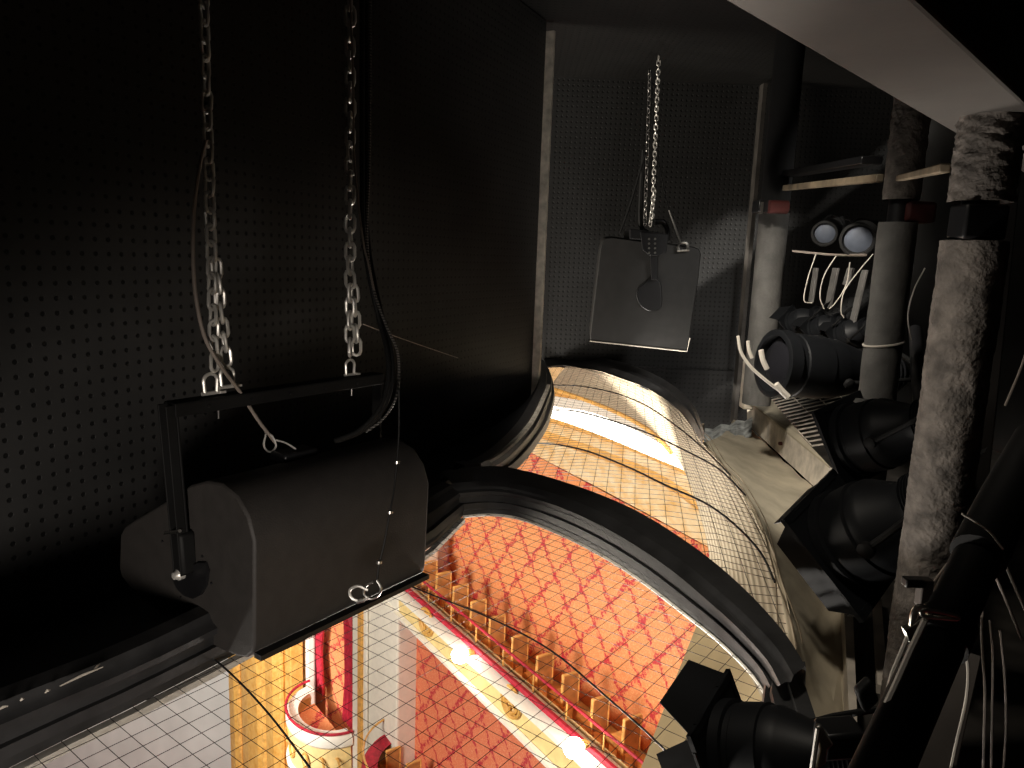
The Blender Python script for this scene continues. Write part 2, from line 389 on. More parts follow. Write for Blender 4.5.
# ------------------------------------------------------------------ wire mesh
def inside_segments(poly, o, d):
    ts = []; n = V((-d.y, d.x, 0))
    for i in range(len(poly)):
        a = poly[i]; b = poly[(i+1) % len(poly)]
        sa = (a-o).dot(n); sb = (b-o).dot(n)
        if (sa < 0) != (sb < 0):
            p = a.lerp(b, sa/(sa-sb)); ts.append((p-o).dot(d))
    ts.sort(); return list(zip(ts[::2], ts[1::2]))
def edge_dist(poly, p):
    best = 9
    for i in range(len(poly)):
        a = poly[i]; b = poly[(i+1) % len(poly)]; ab = b-a
        t = max(0, min(1, (p-a).dot(ab)/max(ab.length_squared, 1e-9))); best = min(best, (a+ab*t-p).length)
    return best
def flat(p): return V((p.x, p.y, 0))
def mesh_grid(poly, ang, s, r, z, bulge=0, step=.15):
    poly = [flat(p) for p in poly]; mb = MB()
    for k in range(2):
        d = V((math.sin(ang + k*math.pi/2), math.cos(ang + k*math.pi/2), 0)); n = V((-d.y, d.x, 0))
        offs = [p.dot(n) for p in poly]; i0 = int(min(offs)/s); i1 = int(max(offs)/s)
        for i in range(i0, i1+1):
            jit = random.uniform(-.002,.002)
            for t0, t1 in inside_segments(poly, n*(i*s+jit), d):
                if t1 - t0 < .01: continue
                m = max(1, int((t1-t0)/step)) if bulge else 1
                pts = []
                for q in range(m+1):
                    p = n*(i*s+jit) + d*(t0 + (t1-t0)*q/m)
                    e = min(edge_dist(poly, p), .4)/.4 if bulge else 0
                    p.z = z + k*r*1.6 + bulge*math.sin(e*math.pi/2); pts.append(p)
                mb.tube(pts, r, 4, caps=False)
    return mb
low_poly = left_edge + rib_m[1:] + right_lo[1:]
up_poly = upl + farm[1:] + right_up[1:] + [p for p in resample(rib_b, 24)[::-1]]
tag(mesh_grid(low_poly, math.radians(37), .046, .0008, ZM-.012).build('wire_mesh', MAT['wire'], smooth=False), 'square wire safety mesh stretched over the nearer opening, above the balcony chairs', 'wire mesh')
tag(mesh_grid(up_poly, math.radians(9), .055, .0010, ZM-.01, .05).build('wire_mesh', MAT['wire'], smooth=False), 'bulging wire safety mesh over the farther opening behind the black dividing rib', 'wire mesh')
def wire(name, pts, r, m, label, cat, group=None, n=6):
    o = MB().tube(cr(pts, 6), r, n).build(name, m); return tag(o, label, cat, group)
wire('support_cable', [onz(x,y,ZM) for x,y in [(163,627),(215,660),(262,706),(310,768),(345,820)]], .0024, MAT['blackmetal'], 'dark support cable under the mesh in front of the gilded pilaster', 'cable')
wire('support_cable', [onz(x,y,ZM) for x,y in [(395,580),(440,598),(490,618),(550,650),(610,700),(660,745),(700,790)]], .0022, MAT['blackmetal'], 'dark support cable under the mesh crossing the row of balcony chairs', 'cable')
for pts, lab in (([(553,385),(580,386),(615,393),(645,405),(675,425),(705,450),(730,475)], 'thin dark support cable across the far mesh nearest the back wall curb'),
                 ([(553,410),(575,411),(610,420),(650,434),(690,453),(720,470),(745,495)], 'thin dark support cable across the middle of the bulging far mesh'),
                 ([(537,443),(560,445),(590,452),(630,468),(665,485),(705,503),(735,525),(760,552),(775,582)], 'dark support cable across the far mesh nearest the dividing rib')):
    wire('support_cable', [onz(x,y,ZM+.05) for x,y in pts], .004, MAT['blackmetal'], lab, 'cable')
# bunched edge wires on the right rim
mb = MB()
for j in range(3):
    ph = random.uniform(0,6); mb.tube([p + V((-.012+.012*j + .01*math.sin(i*.35+ph), 0, .012*j+.008*math.sin(i*.5+ph))) for i, p in enumerate(right_up)], .0022, 5)
tag(mb.build('mesh_edge_wire', MAT['rail']), 'bunched rusty wires along the plaster rim of the far mesh', 'wire', kind='stuff')
mb = MB().tube([onz(703,440,.5), ond(703,424,4.05)], .006, 6)
tag(mb.build('mesh_pin', MAT['rail']), 'short upright rusty pin holding the end of the far mesh', 'pin')

# ------------------------------------------------------------------ near loudspeaker
ya = math.radians(35); a = V((math.sin(ya), math.cos(ya), 0)); pp = V((-a.y, a.x, 0))
C0 = ond(253, 652, 1.45)
def side(px, py, off=0): return onplane(px, py, C0 - a*off, a)
prof = [(120,535),(124,527),(131,522),(163,503),(190,485),(206,481),(221,484),(237,497),(248,517),(254,542),(254,577),(254,612),(254,645),(253,653),(246,658),(238,657),(226,652),(200,641),(177,627),(149,606),(129,587),(121,577),(119,568)]
P3 = [side(*p) for p in prof]
LEN = .54
spk = thing('loudspeaker', 'large wedge-sided black loudspeaker hanging from two chains over the near mesh', 'loudspeaker', (C0.x, C0.y, C0.z))
mb = MB(); mb.prism(P3, a*LEN); mb.build('cabinet', MAT['cab'], spk, bevel=.006)
mb = MB(); e0 = side(256,656); mb.box(e0 + a*LEN/2 - up*.004, a*(LEN/2-.004), pp*.012, up*.006); mb.build('bottom_lip', MAT['blackmetal'], spk)
# pivot plate (dark rounded cup) on the end cheek
cup = [(174,577),(181,572),(190,567),(200,562),(207,562),(210,570),(208,585),(203,594),(195,598),(186,595),(179,588)]
MB().prism([side(*p, .001) for p in cup], -a*.006).build('pivot_cup', MAT['blackmetal'], spk)
for x, y in ((203,556),(212,583),(181,597),(177,625),(163,541)): MB().lathe([(.0025,0),(.0025,.003),(.001,.004)], side(x,y), -a, 8).build('screw', MAT['blackmetal'], spk)
# U yoke
top_p = side(171, 404, .03); piv = side(186, 572, .012)
yk = MB(); dn = (piv - top_p); dnn = dn.normalized(); wv = pp*.017
yk.prism([top_p - wv, top_p + wv, piv + wv*.9, piv - wv*.9], a*.006)
yk.prism([top_p - wv, top_p - wv*.75, piv - wv*.7, piv - wv*.9], -a*.022)
yk.prism([top_p + wv*.75, top_p + wv, piv + wv*.9, piv + wv*.7], -a*.022)
BAR = LEN + .07
yk.box(top_p + a*(BAR/2), a*(BAR/2+.004), pp*.022, up*.004)
yk.box(top_p + a*(BAR/2) - pp*.020 - up*.012, a*(BAR/2+.004), pp*.003, up*.014)
yk.box(top_p + a*(BAR/2) + pp*.020 - up*.012, a*(BAR/2+.004), pp*.003, up*.014)
fp = top_p + a*BAR; fpiv = piv + a*(BAR-.03)
yk.prism([fp - wv, fp + wv, fpiv + wv, fpiv - wv], a*.006)
y_o = yk.build('yoke', MAT['barpaint'], spk, smooth=False, bevel=.002)
cl = MB()
for s in (0.0,): cl.box(piv + dnn*-.05, pp*.022, dnn*.05, a*.02)
cl.build('yoke_hinge', MAT['barpaint'], y_o, bevel=.008)
MB().lathe([(.013,0),(.013,.012),(.010,.015),(.008,.022),(.003,.024)], piv - a*.008, -a, 20).build('pivot_bolt', MAT['chain'], spk)
MB().tube([side(165,533,.035), side(180,531,.035)], .004, 8).build('locking_pin', MAT['bright'], spk)
for t in (.12,.3,.48,.66,.84): MB().lathe([(.003,0),(.003,.003)], top_p + a*(BAR*t) - pp*.0235 - up*.012, -pp, 8).build('yoke_rivet', MAT['blackmetal'], y_o)
# cable gland on the cabinet top
g0 = side(206,481) + a*.25
MB().box(g0 + pp*.02 + up*.006, a*.05, pp*.03, up*.012).build('connector_plate', MAT['blackmetal'], spk, bevel=.006)

# ------------------------------------------------------------------ chains
def link(mb, c, t, s, p, r, w, n=7):
    half = p/2; pts = []
    st = half - w + r*1.0
    for k in range(5): an = math.pi*k/4; pts.append(c + t*(st + w*math.sin(an)) + s*(w*math.cos(an)))
    for k in range(5): an = math.pi + math.pi*k/4; pts.append(c - t*(st - w*math.sin(an)*1) + s*(w*math.cos(an)) if False else c + t*(-st + w*math.sin(an)) + s*(w*math.cos(an)))
    mb.tube(pts, r, n, closed=True)
def chain(name, p0, p1, pitch, r, w, m, label, rot=0.3, sway=.0):
    mb = MB(); p0 = V(p0); p1 = V(p1); d = p1-p0; n = max(2, round(d.length/pitch)); t = d.normalized()
    u = t.cross(V((1,0,0))); u.normalize(); v = t.cross(u)
    for i in range(n):
        an = rot + (i % 2)*math.pi/2 + random.uniform(-.25,.25)
        c = p0 + d*((i+.5)/n) + (u*random.uniform(-1,1) + v*random.uniform(-1,1))*sway
        link(mb, c, (t + u*random.uniform(-.06,.06) + v*random.uniform(-.06,.06)).normalized(), u*math.cos(an) + v*math.sin(an), pitch*.92 + 2*r*.6, r, w)
    return tag(mb.build(name, m), label, 'chain')
t1 = .175; t2 = .835
b1 = top_p + a*(BAR*t1); b2 = top_p + a*(BAR*t2)
def upto(p, z): return V((p.x, p.y, z))
# chain foot points placed over the bar
f1 = b1 + up*.005; f2 = b2 + up*.005
chain('chain', upto(f1, ZC), f1 + up*.06, .0345, .0042, .0105, MAT['chain'], 'galvanised chain at the outer end of the near loudspeaker yoke, holding a brown cable', .5)
chain('chain', upto(f2, ZC), f2 + up*.06, .036, .0046, .0115, MAT['chain'], 'galvanised chain at the wall-side end of the near loudspeaker yoke, beside black cables', .1)
chain('chain', f1 + up*.30 + a*.010, f1 + up*.07 + a*.030, .0345, .0042, .0105, MAT['chain'], 'short doubled tail of chain beside the outer yoke chain, above the wing shackle', 1.0)
chain('chain', f2 + up*.24 + a*.012, f2 + up*.06 + a*.024, .036, .0046, .0115, MAT['chain'], 'short doubled tail of chain beside the wall-side yoke chain', 1.2)
def shackle(c, t, s, sz, label, m=MAT['chain'], grp=None):
    th = thing('shackle', label, 'shackle', c, grp); n = t.cross(s)
    pts = [c - t*sz*1.1 + s*sz*.55] + [c + t*sz*.6*math.sin(math.pi*k/8) + s*sz*.65*math.cos(math.pi*k/8) for k in range(9)] + [c - t*sz*1.1 - s*sz*.55]
    MB().tube(pts, sz*.16, 8).build('bow', m, th)
    MB().tube([c - t*sz*1.1 - s*sz*.85, c - t*sz*1.1 + s*sz*.85], sz*.18, 8).build('pin', m, th)
    MB().box(c - t*sz*1.1 + s*sz*1.05, s*sz*.25, t*sz*.1, n*sz*.3).build('pin_eye', m, th)
    return th
shackle(f1 + up*.035 - a*.012, up, a, .026, 'steel shackle on the yoke bar under the outer chain')
shackle(f1 + up*.045 + a*.030, up, a, .026, 'steel shackle on the yoke bar under the doubled chain tail')
shackle(f2 + up*.030 + a*.0, up, a, .024, 'steel shackle on the yoke bar under the wall-side chain')
for f, lab in ((f1, 'thin threaded rod hanging below the outer end of the yoke bar'), (f2, 'thin threaded rod hanging below the wall-side end of the yoke bar')):
    mb = MB().tube([f - up*.004 + a*.006, f - up*.055 + a*.006], .0022, 6)
    tag(mb.build('threaded_rod', MAT['darkchain']), lab, 'rod')
# cables to the near loudspeaker
wire('cable', [ond(206,140,1.60), ond(200,165,1.6), ond(195,200,1.6), ond(193,240,1.6), ond(195,290,1.6), ond(204,335,1.61), ond(220,365,1.63), ond(240,392,1.68), ond(258,420,1.72), ond(275,442,1.75)], .0042, MAT['cable'], 'grey brown cable looping off the outer chain down behind the yoke bar', 'cable', n=8)
sh = thing('cable_clip', 'small steel clips joining the brown cable to the top of the near loudspeaker', 'clip', ond(275,440,1.75))
MB().tube(cr([ond(265,432,1.74), ond(272,436,1.74), ond(276,446,1.74), ond(270,452,1.74), ond(264,446,1.74), ond(266,434,1.74)],4), .0026, 6).build('clip', MAT['chain'], sh)
MB().tube(cr([ond(276,440,1.74), ond(286,443,1.74), ond(296,449,1.74)],4), .0022, 6).build('hook', MAT['chain'], sh)
cpts = [(362,-20),(362,60),(362,150),(363,230),(369,275),(379,320),(387,352),(388,382),(380,408),(360,430),(335,441)]
for dx, dd, r, lab in ((0,0,.0062,'thick black cable beside the wall-side chain curving down to the cabinet top'),(5,.02,.0055,'second thick black cable bundled behind the chain and yoke end')):
    wire('speaker_cable', [ond(x+dx*(1-.3*i/10), y, (1.92 if i < 6 else 1.92-.045*(i-5))+dd) for i, (x, y) in enumerate(cpts)], r, MAT['cableb'], lab, 'cable', n=10)
wire('speaker_cable', [ond(x, y, 1.90 if y < 380 else 1.80) for x, y in [(370,-20),(370,80),(369,170),(367,240),(374,290),(386,325),(397,350),(399,375),(396,398),(384,418),(366,432)]], .0034, MAT['braid'], 'thin speckled braided cable outside the black cable bundle', 'cable', n=8)
wire('speaker_cable', [ond(x, y, 1.88) for x, y in [(350,-10),(353,80),(354,150),(358,200),(364,246),(368,262),(374,290)]], .0026, MAT['cable'], 'thin grey cable running down against the wall-side chain', 'cable', n=8)
MB_t = MB().lathe([(.010,0),(.010,.008)], ond(365,248,1.915), up, 14)
tag(MB_t.build('cable_tie', MAT['cableb']), 'black tie binding the cables beside the wall-side chain', 'cable tie')
# safety wire on the grille side
sw = [ond(399,390,1.62), ond(399,430,1.62), ond(397,462,1.60), ond(394,490,1.58), ond(390,512,1.56), ond(384,545,1.54), ond(379,565,1.53), ond(377,583,1.52)]
so = thing('safety_wire', 'thin black safety wire with steel ferrules hanging in front of the near loudspeaker grille', 'safety wire', sw[-1])
MB().tube(cr(sw, 5), .0022, 6).build('wire', MAT['cableb'], so)
for x, y, d in ((397,462,1.60),(390,512,1.56),(379,562,1.53)):
    c = ond(x, y, d); MB().lathe([(.003,-.004),(.0065,-.003),(.0065,.003),(.003,.004)], c, V((.1,.1,1)), 12).build('ferrule', MAT['bright'], so)
hk = thing('snap_hook', 'bright steel snap hook and shackle at the bottom edge of the near loudspeaker grille', 'hook', ond(366,588,1.5))
MB().tube(cr([ond(x,y,1.5) for x,y in [(377,580),(381,588),(378,596),(370,599),(364,594),(366,586),(373,582)]],4), .0028, 8).build('ring', MAT['bright'], hk)
MB().tube(cr([ond(x,y,1.5) for x,y in [(368,590),(358,586),(350,590),(352,598),(361,601),(369,597)]],4), .0032, 8).build('hook', MAT['chain'], hk)
MB().tube([ond(357,602,1.5), ond(364,600,1.5)], .005, 8).build('screw_gate', MAT['bright'], hk)
wire('thin_wire', [ond(363,324,2.0), ond(400,338,2.35), ond(458,358,3.0)], .0013, MAT['darkchain'], 'taut thin wire running from the wall-side chain towards the perforated wall', 'wire')

# ------------------------------------------------------------------ far loudspeaker
D = 5.4
fs = thing('loudspeaker', 'square-sided black loudspeaker hanging on chains in front of the perforated back wall', 'loudspeaker', ond(640,346,D))
def fq(x, y, d=D): return ond(x, y, d)
outl = [(602,241),(605,238),(612,237),(650,242),(694,247),(699,249),(701,254),(699,275),(688,349),(686,352),(682,352),(593,342),(590,340),(590,335),(594,300),(600,250)]
outl = [fq(*p) for p in outl]
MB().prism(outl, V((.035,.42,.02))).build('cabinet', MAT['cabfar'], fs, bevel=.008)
fr = MB().tube([fq(590,341,D-.004), fq(687,351.5,D-.004), fq(690,338,D-.004)], .005, 6)
fr.build('edge_highlight', MAT['paleedge'], fs)  # pale strip paints the light caught by the cabinet's bottom edge
MB().tube(cr([fq(*p,D-.01) for p in [(651,278),(646,283),(639,288),(637,296),(641,305),(648,310),(656,310),(661,306),(661,292),(660,284),(657,279)]],3), .006, 6, closed=True).build('pivot_rim', MAT['blackmetal'], fs)
MB().prism([fq(*p,D-.002) for p in [(651,278),(646,283),(639,288),(637,296),(641,305),(648,310),(656,310),(661,306),(661,292),(660,284),(657,279)]], V((0,-.012,0))).build('pivot_cup', MAT['blackmetal'], fs)
yk = MB()
yk.prism([fq(*p,D-.03) for p in [(649,238),(658,238),(657,280),(651,280)]], V((0,-.02,0)))
yk.prism([fq(*p,D-.05) for p in [(640,232),(668,235),(666,252),(657,256),(650,256),(642,250)]], V((0,-.02,0)))
yk.prism([fq(*p,D-.03) for p in [(630,229),(634,229),(668,234),(668,241),(630,239)]], V((0,.3,0)))
yk.build('yoke', MAT['blackmetal'], fs, smooth=False, bevel=.004)
for i in range(4):
    for x in (649, 655): MB().lathe([(.008,0),(.008,.006)], fq(x+.0*i, 239+4.6*i, D-.07), V((0,-1,0)), 8).build('bolt', MAT['bright'], fs)
MB().tube(cr([fq(*p,D+.05) for p in [(655,222),(663,222),(668,230),(667,240)]],4), .02, 8).build('yoke_arm', MAT['blackmetal'], fs)
top1 = ond(659,62,D); 
chain('chain', ond(659,56,D), ond(652,222,D), .030, .0042, .0115, MAT['chain'], 'front galvanised chain above the far loudspeaker, rising to the ceiling', .4)
chain('chain', ond(650,70,D+.25), ond(645,226,D+.2), .030, .0042, .0115, MAT['darkchain'], 'duller second chain behind the front chain of the far loudspeaker', .9)
chain('chain', ond(655,190,D-.02), ond(650,226,D-.02), .030, .0042, .0115, MAT['chain'], 'short doubled chain tail just above the far loudspeaker yoke', .9)
wire('sling_wire', [ond(645,155,D), ond(638,178,D), ond(630,205,D), ond(620,233,D)], .008, MAT['cableb'], 'black sling wire from the chains to the near top corner of the far loudspeaker', 'wire')
wire('sling_wire', [ond(656,150,D), ond(663,185,D), ond(669,212,D)], .004, MAT['cableb'], 'thin black sling wire from the chains towards the bright shackle', 'wire')
wire('sling_wire', [ond(669,210,D-.02), ond(676,230,D-.02), ond(681,244,D-.02)], .007, MAT['bright'], 'bright turnbuckle rod above the shackle on the far loudspeaker', 'rod')
sh2 = thing('shackle', 'bright bow shackle on the top edge of the far loudspeaker', 'shackle', ond(684,248,D-.03))
MB().tube(cr([ond(*p,D-.03) for p in [(679,250),(678,246),(681,243),(686,243),(688,247),(687,250)]],4), .009, 8).build('bow', MAT['bright'], sh2)
MB().tube([ond(677,251,D-.03), ond(689,250,D-.03)], .008, 8).build('pin', MAT['bright'], sh2)
wire('speaker_cable', [ond(644,150,D+.1), ond(641,195,D+.1), ond(641,225,D+.1), ond(648,233,D+.1)], .016, MAT['cableb'], 'thick black cable beside the chains down to the far loudspeaker yoke', 'cable')

# ------------------------------------------------------------------ beam, columns, rails
ZB = 1.80; by = math.radians(43); bd_ = V((math.sin(by), math.cos(by), 0)); bn = V((bd_.y, -bd_.x, 0))
p_far = onz(722, 0, ZB); p_near = onz(915, 0, ZB)
w_ = (p_near - p_far).dot(bn)
bo = p_far + bn*(w_/2)
bm_o = thing('steel_beam', 'wide grey painted beam crossing overhead, its pale underside catching the light', 'beam', bo)
MB().box(bo + bd_*.7 + up*.012, bd_*2.6, bn*(w_/2), up*.012).build('flange', MAT['beam'], bm_o, smooth=False, bevel=.006)
MB().box(bo + bd_*.7 + up*.2, bd_*2.6, bn*.012, up*.19).build('web', MAT['brown'], bm_o, smooth=False)
MB().box(bo + bd_*.7 + up*.40, bd_*2.6, bn*(w_/2), up*.012).build('top_flange', MAT['brown'], bm_o, smooth=False)

def bumpy_col(p0, p1, r, amp, seed, n=28, m=60):
    rnd = random.Random(seed); rows = []
    ph = [(rnd.uniform(3,9), rnd.uniform(0,6), rnd.uniform(20,60), rnd.uniform(0,6)) for _ in range(10)]
    for i in range(m):
        c = p0.lerp(p1, i/(m-1)); row = []
        for k in range(n):
            an = 2*math.pi*k/n
            q = sum(math.sin(int(f1)*an + o1 + (i/m)*f2 + o2) for f1,o1,f2,o2 in ph)/10
            rr = r*(1 + amp*q + rnd.uniform(-amp,amp)*.35)
            row.append(c + V((math.cos(an)*rr, math.sin(an)*rr, 0)))
        rows.append(row)
    return MB().loft(rows, True)
# nearest column
c1b = ond(912, 690, 1.50); c1 = thing('fireproofed_column', 'thick column sprayed with rough grey fireproofing, nearest the camera', 'column', upto(c1b, .45))
r1 = .060
bumpy_col(upto(c1b, .45), upto(c1b, 1.565), r1, .05, 1, 48, 160).build('lagging', MAT['fire'], c1, angle=80)
bumpy_col(upto(c1b, 1.64), upto(c1b, 1.80), r1*.95, .12, 2, 30, 30).build('upper_lagging', MAT['fire'], c1, angle=80)
MB().lathe([(r1*.55,0),(r1*.55,.10)], upto(c1b, 1.555), up, 20).build('bare_shaft', MAT['blackmetal'], c1)
MB().box(upto(c1b, 1.60) + V((-.012,-.02,0)), (.042,0,0), (0,.03,0), (0,0,.033)).build('collar', MAT['blackmetal'], c1, bevel=.006)
MB().prism([ond(965,236,1.62), ond(1000,232,1.62), ond(1004,175,1.62), ond(996,162,1.62), ond(985,200,1.62), ond(972,225,1.62)], V((.01,.03,0))).build('red_bracket', MAT['red'], c1, bevel=.003)
# middle column
c2b = ond(885, 330, 2.6); c2 = thing('lagged_column', 'slimmer grey column standing between the two lighting bays, behind the nearest column', 'column', upto(c2b, .45))
r2 = .062
bumpy_col(upto(c2b, .45), upto(c2b, 1.665), r2, .03, 3, 28, 60).build('lagging', MAT['pipe'], c2, angle=80)
bumpy_col(upto(c2b, 1.74), upto(c2b, 2.20), r2*.95, .07, 4, 28, 50).build('upper_lagging', MAT['fire'], c2, angle=80)
MB().lathe([(r2*.6,0),(r2*.6,.10)], upto(c2b, 1.655), up, 20).build('bare_shaft', MAT['blackmetal'], c2)
MB().box(upto(c2b, 1.70) + V((.05,0,0)), (.05,0,0), (0,.055,0), (0,0,.035)).build('red_bracket', MAT['red'], c2, bevel=.012)
MB().tube([upto(c2b,1.25)+V((math.cos(t)*r2*1.03, math.sin(t)*r2*1.03, .012*math.cos(t))) for t in [k*.3 for k in range(21)]], .004, 6).build('tape_band', MAT['white'], c2)
# farthest column
c3b = ond(766, 300, 4.3); c3 = thing('lagged_column', 'grey column at the corner of the perforated back wall', 'column', upto(c3b, .70))
r3 = .082
bumpy_col(upto(c3b, .70), upto(c3b, 1.80), r3, .02, 5, 28, 50).build('lagging', MAT['pipe'], c3, angle=80)
bumpy_col(upto(c3b, 1.80), upto(c3b, ZC), r3*.97, .03, 6, 28, 30).build('upper_lagging', MAT['dark'], c3, angle=80)
MB().box(ond(768,207,4.15), (.07,0,0), (0,.06,0), (0,0,.032)).build('collar', MAT['blackmetal'], c3, bevel=.006)
MB().lathe([(.035,-.05),(.035,.05)], ond(778,207,4.08), V((1,0,0)), 16).build('red_bracket', MAT['red'], c3)
MB().box(ond(761,208,4.1), (.006,0,0), (0,.02,0), (0,0,.03)).build('pale_bolt', MAT['bright'], c3)
# corner strip between back wall and column
struct('trim_10', MB().box(ond(748,260,6.4) + up*.0, (.016,0,0), (0,.05,0), (0,0,1.42)), MAT['deck'], smooth=False)
# cross rail
def bar(p, q, w, h):
    d = (q-p).normalized(); s = d.cross(up).normalized(); u_ = s.cross(d)
    return MB().box((p+q)/2, d*((q-p).length/2), s*w, u_*h)
tag(bar(ond(785,188,4.0), ond(880,178,2.75), .014, .014).build('steel_rail', MAT['rail'], bevel=.004), 'worn steel rail with a bright top edge between the far and middle columns', 'rail')
tag(bar(ond(900,178,2.5), ond(945,168,1.65), .012, .010).build('steel_rail', MAT['rail'], bevel=.004), 'short rusty steel rail between the middle and nearest columns', 'rail')
tag(bar(ond(790,174,4.2), ond(872,160,2.95), .04, .015).build('cable_tray', MAT['blackmetal'], bevel=.004), 'black tray lying just above the worn steel rail', 'tray')
# upright dark post beyond the nearest column
tag(bar(ond(1000,160,1.75), ond(960,560,1.75), .035, .03).build('steel_post', paint('dark brown post', (.018,.015,.013), .7, var=.4, scale=7), bevel=.004), 'dark brown steel post just behind the nearest rough column', 'post')

# ------------------------------------------------------------------ catwalk
tag_ch = thing('steel_channel', 'dirty cream steel channel edging the far end of the catwalk', 'channel', onz(785,460,.28))
A0, A1 = onz(747,424,.27), onz(822,494,.32)
T0, T1 = onz(747,401,.44), onz(829,468,.47)
dch = (A1-A0).normalized(); side_n = V((dch.y, -dch.x, 0))
if side_n.x < 0: side_n = -side_n
mb = MB(); mb.add([A0, A1, T1, T0, A0 + side_n*.015, A1 + side_n*.015, T1 + side_n*.015, T0 + side_n*.015], [(0,1,2,3),(7,6,5,4),(0,4,5,1),(3,2,6,7),(0,3,7,4),(1,5,6,2)])
mb.build('web', MAT['channel'], tag_ch, smooth=False)
W0, W1 = onz(765,393,.45), onz(803,440,.48)
mb = MB(); mb.add([T0, T1, W1, W0] + [p + up*.012 for p in (T0, T1, W1, W0)], [(0,1,2,3),(7,6,5,4),(0,4,5,1),(1,5,6,2),(2,6,7,3),(3,7,4,0)])
mb.build('flange', MAT['plaster'], tag_ch, smooth=False)
MB().lathe([(.012,0),(.012,.02),(.006,.024)], A0.lerp(A1,.55) + up*.08, -side_n, 10).build('bolt', MAT['red'], tag_ch)
# junction blocks at its far end
jb = thing('wall_bracket', 'pale rusty bracket block at the foot of the far column', 'bracket', ond(750,395,4.9))
MB().box(ond(748,385,4.95), (.035,0,0), (0,.05,0), (0,0,.16)).build('plate', MAT['channel'], jb, bevel=.008)
MB().box(ond(757,397,4.85), (.05,0,0), (0,.05,0), (0,0,.04)).build('block', MAT['rail'], jb, bevel=.01)
MB().lathe([(.02,0),(.02,.04)], ond(748,382,4.88), V((0,-1,0)), 10).build('nut', MAT['darkchain'], jb)
# near stretch of edge channel
tag(MB().prism([onz(843,585,.47), onz(849,712,.47), onz(851,800,.47), onz(858,800,.47), onz(857,712,.47), onz(852,585,.47)], V((0,0,-.12))).build('edge_angle', MAT['channel'], smooth=False), 'narrow cream steel angle along the plaster edge below the hanging lanterns', 'angle')
tag(bar(onz(876,590,.46), onz(882,690,.46), .012, .012).build('floor_bar', MAT['channel'], smooth=False), 'thin pale steel bar on the dark deck at the foot of the nearest column', 'bar')
# grating deck
gr = thing('grating', 'steel bar grating of the catwalk deck behind the cream channel', 'grating', onz(800,410,.44))
mb = MB()
g00, g01, g10, g11 = onz(768,398,.43), onz(812,446,.45), onz(842,380,.43), onz(905,430,.45)
for i in range(16):
    t = i/15; mb.tube([g00.lerp(g01, t), g10.lerp(g11, t)], .006, 4)
for i in range(5):
    t = i/4; mb.tube([g00.lerp(g10, t), g01.lerp(g11, t)], .005, 4)
mb.build('bar_grid', MAT['channel'], gr, smooth=False)
struct('floor_deck', MB().prism([onz(852,800,.40), onz(853,585,.40), onz(826,470,.38), onz(775,395,.30), V((3.3,6.4,.3)), V((3.3,.2,.4))], V((0,0,-.06))), MAT['deck'], smooth=False)

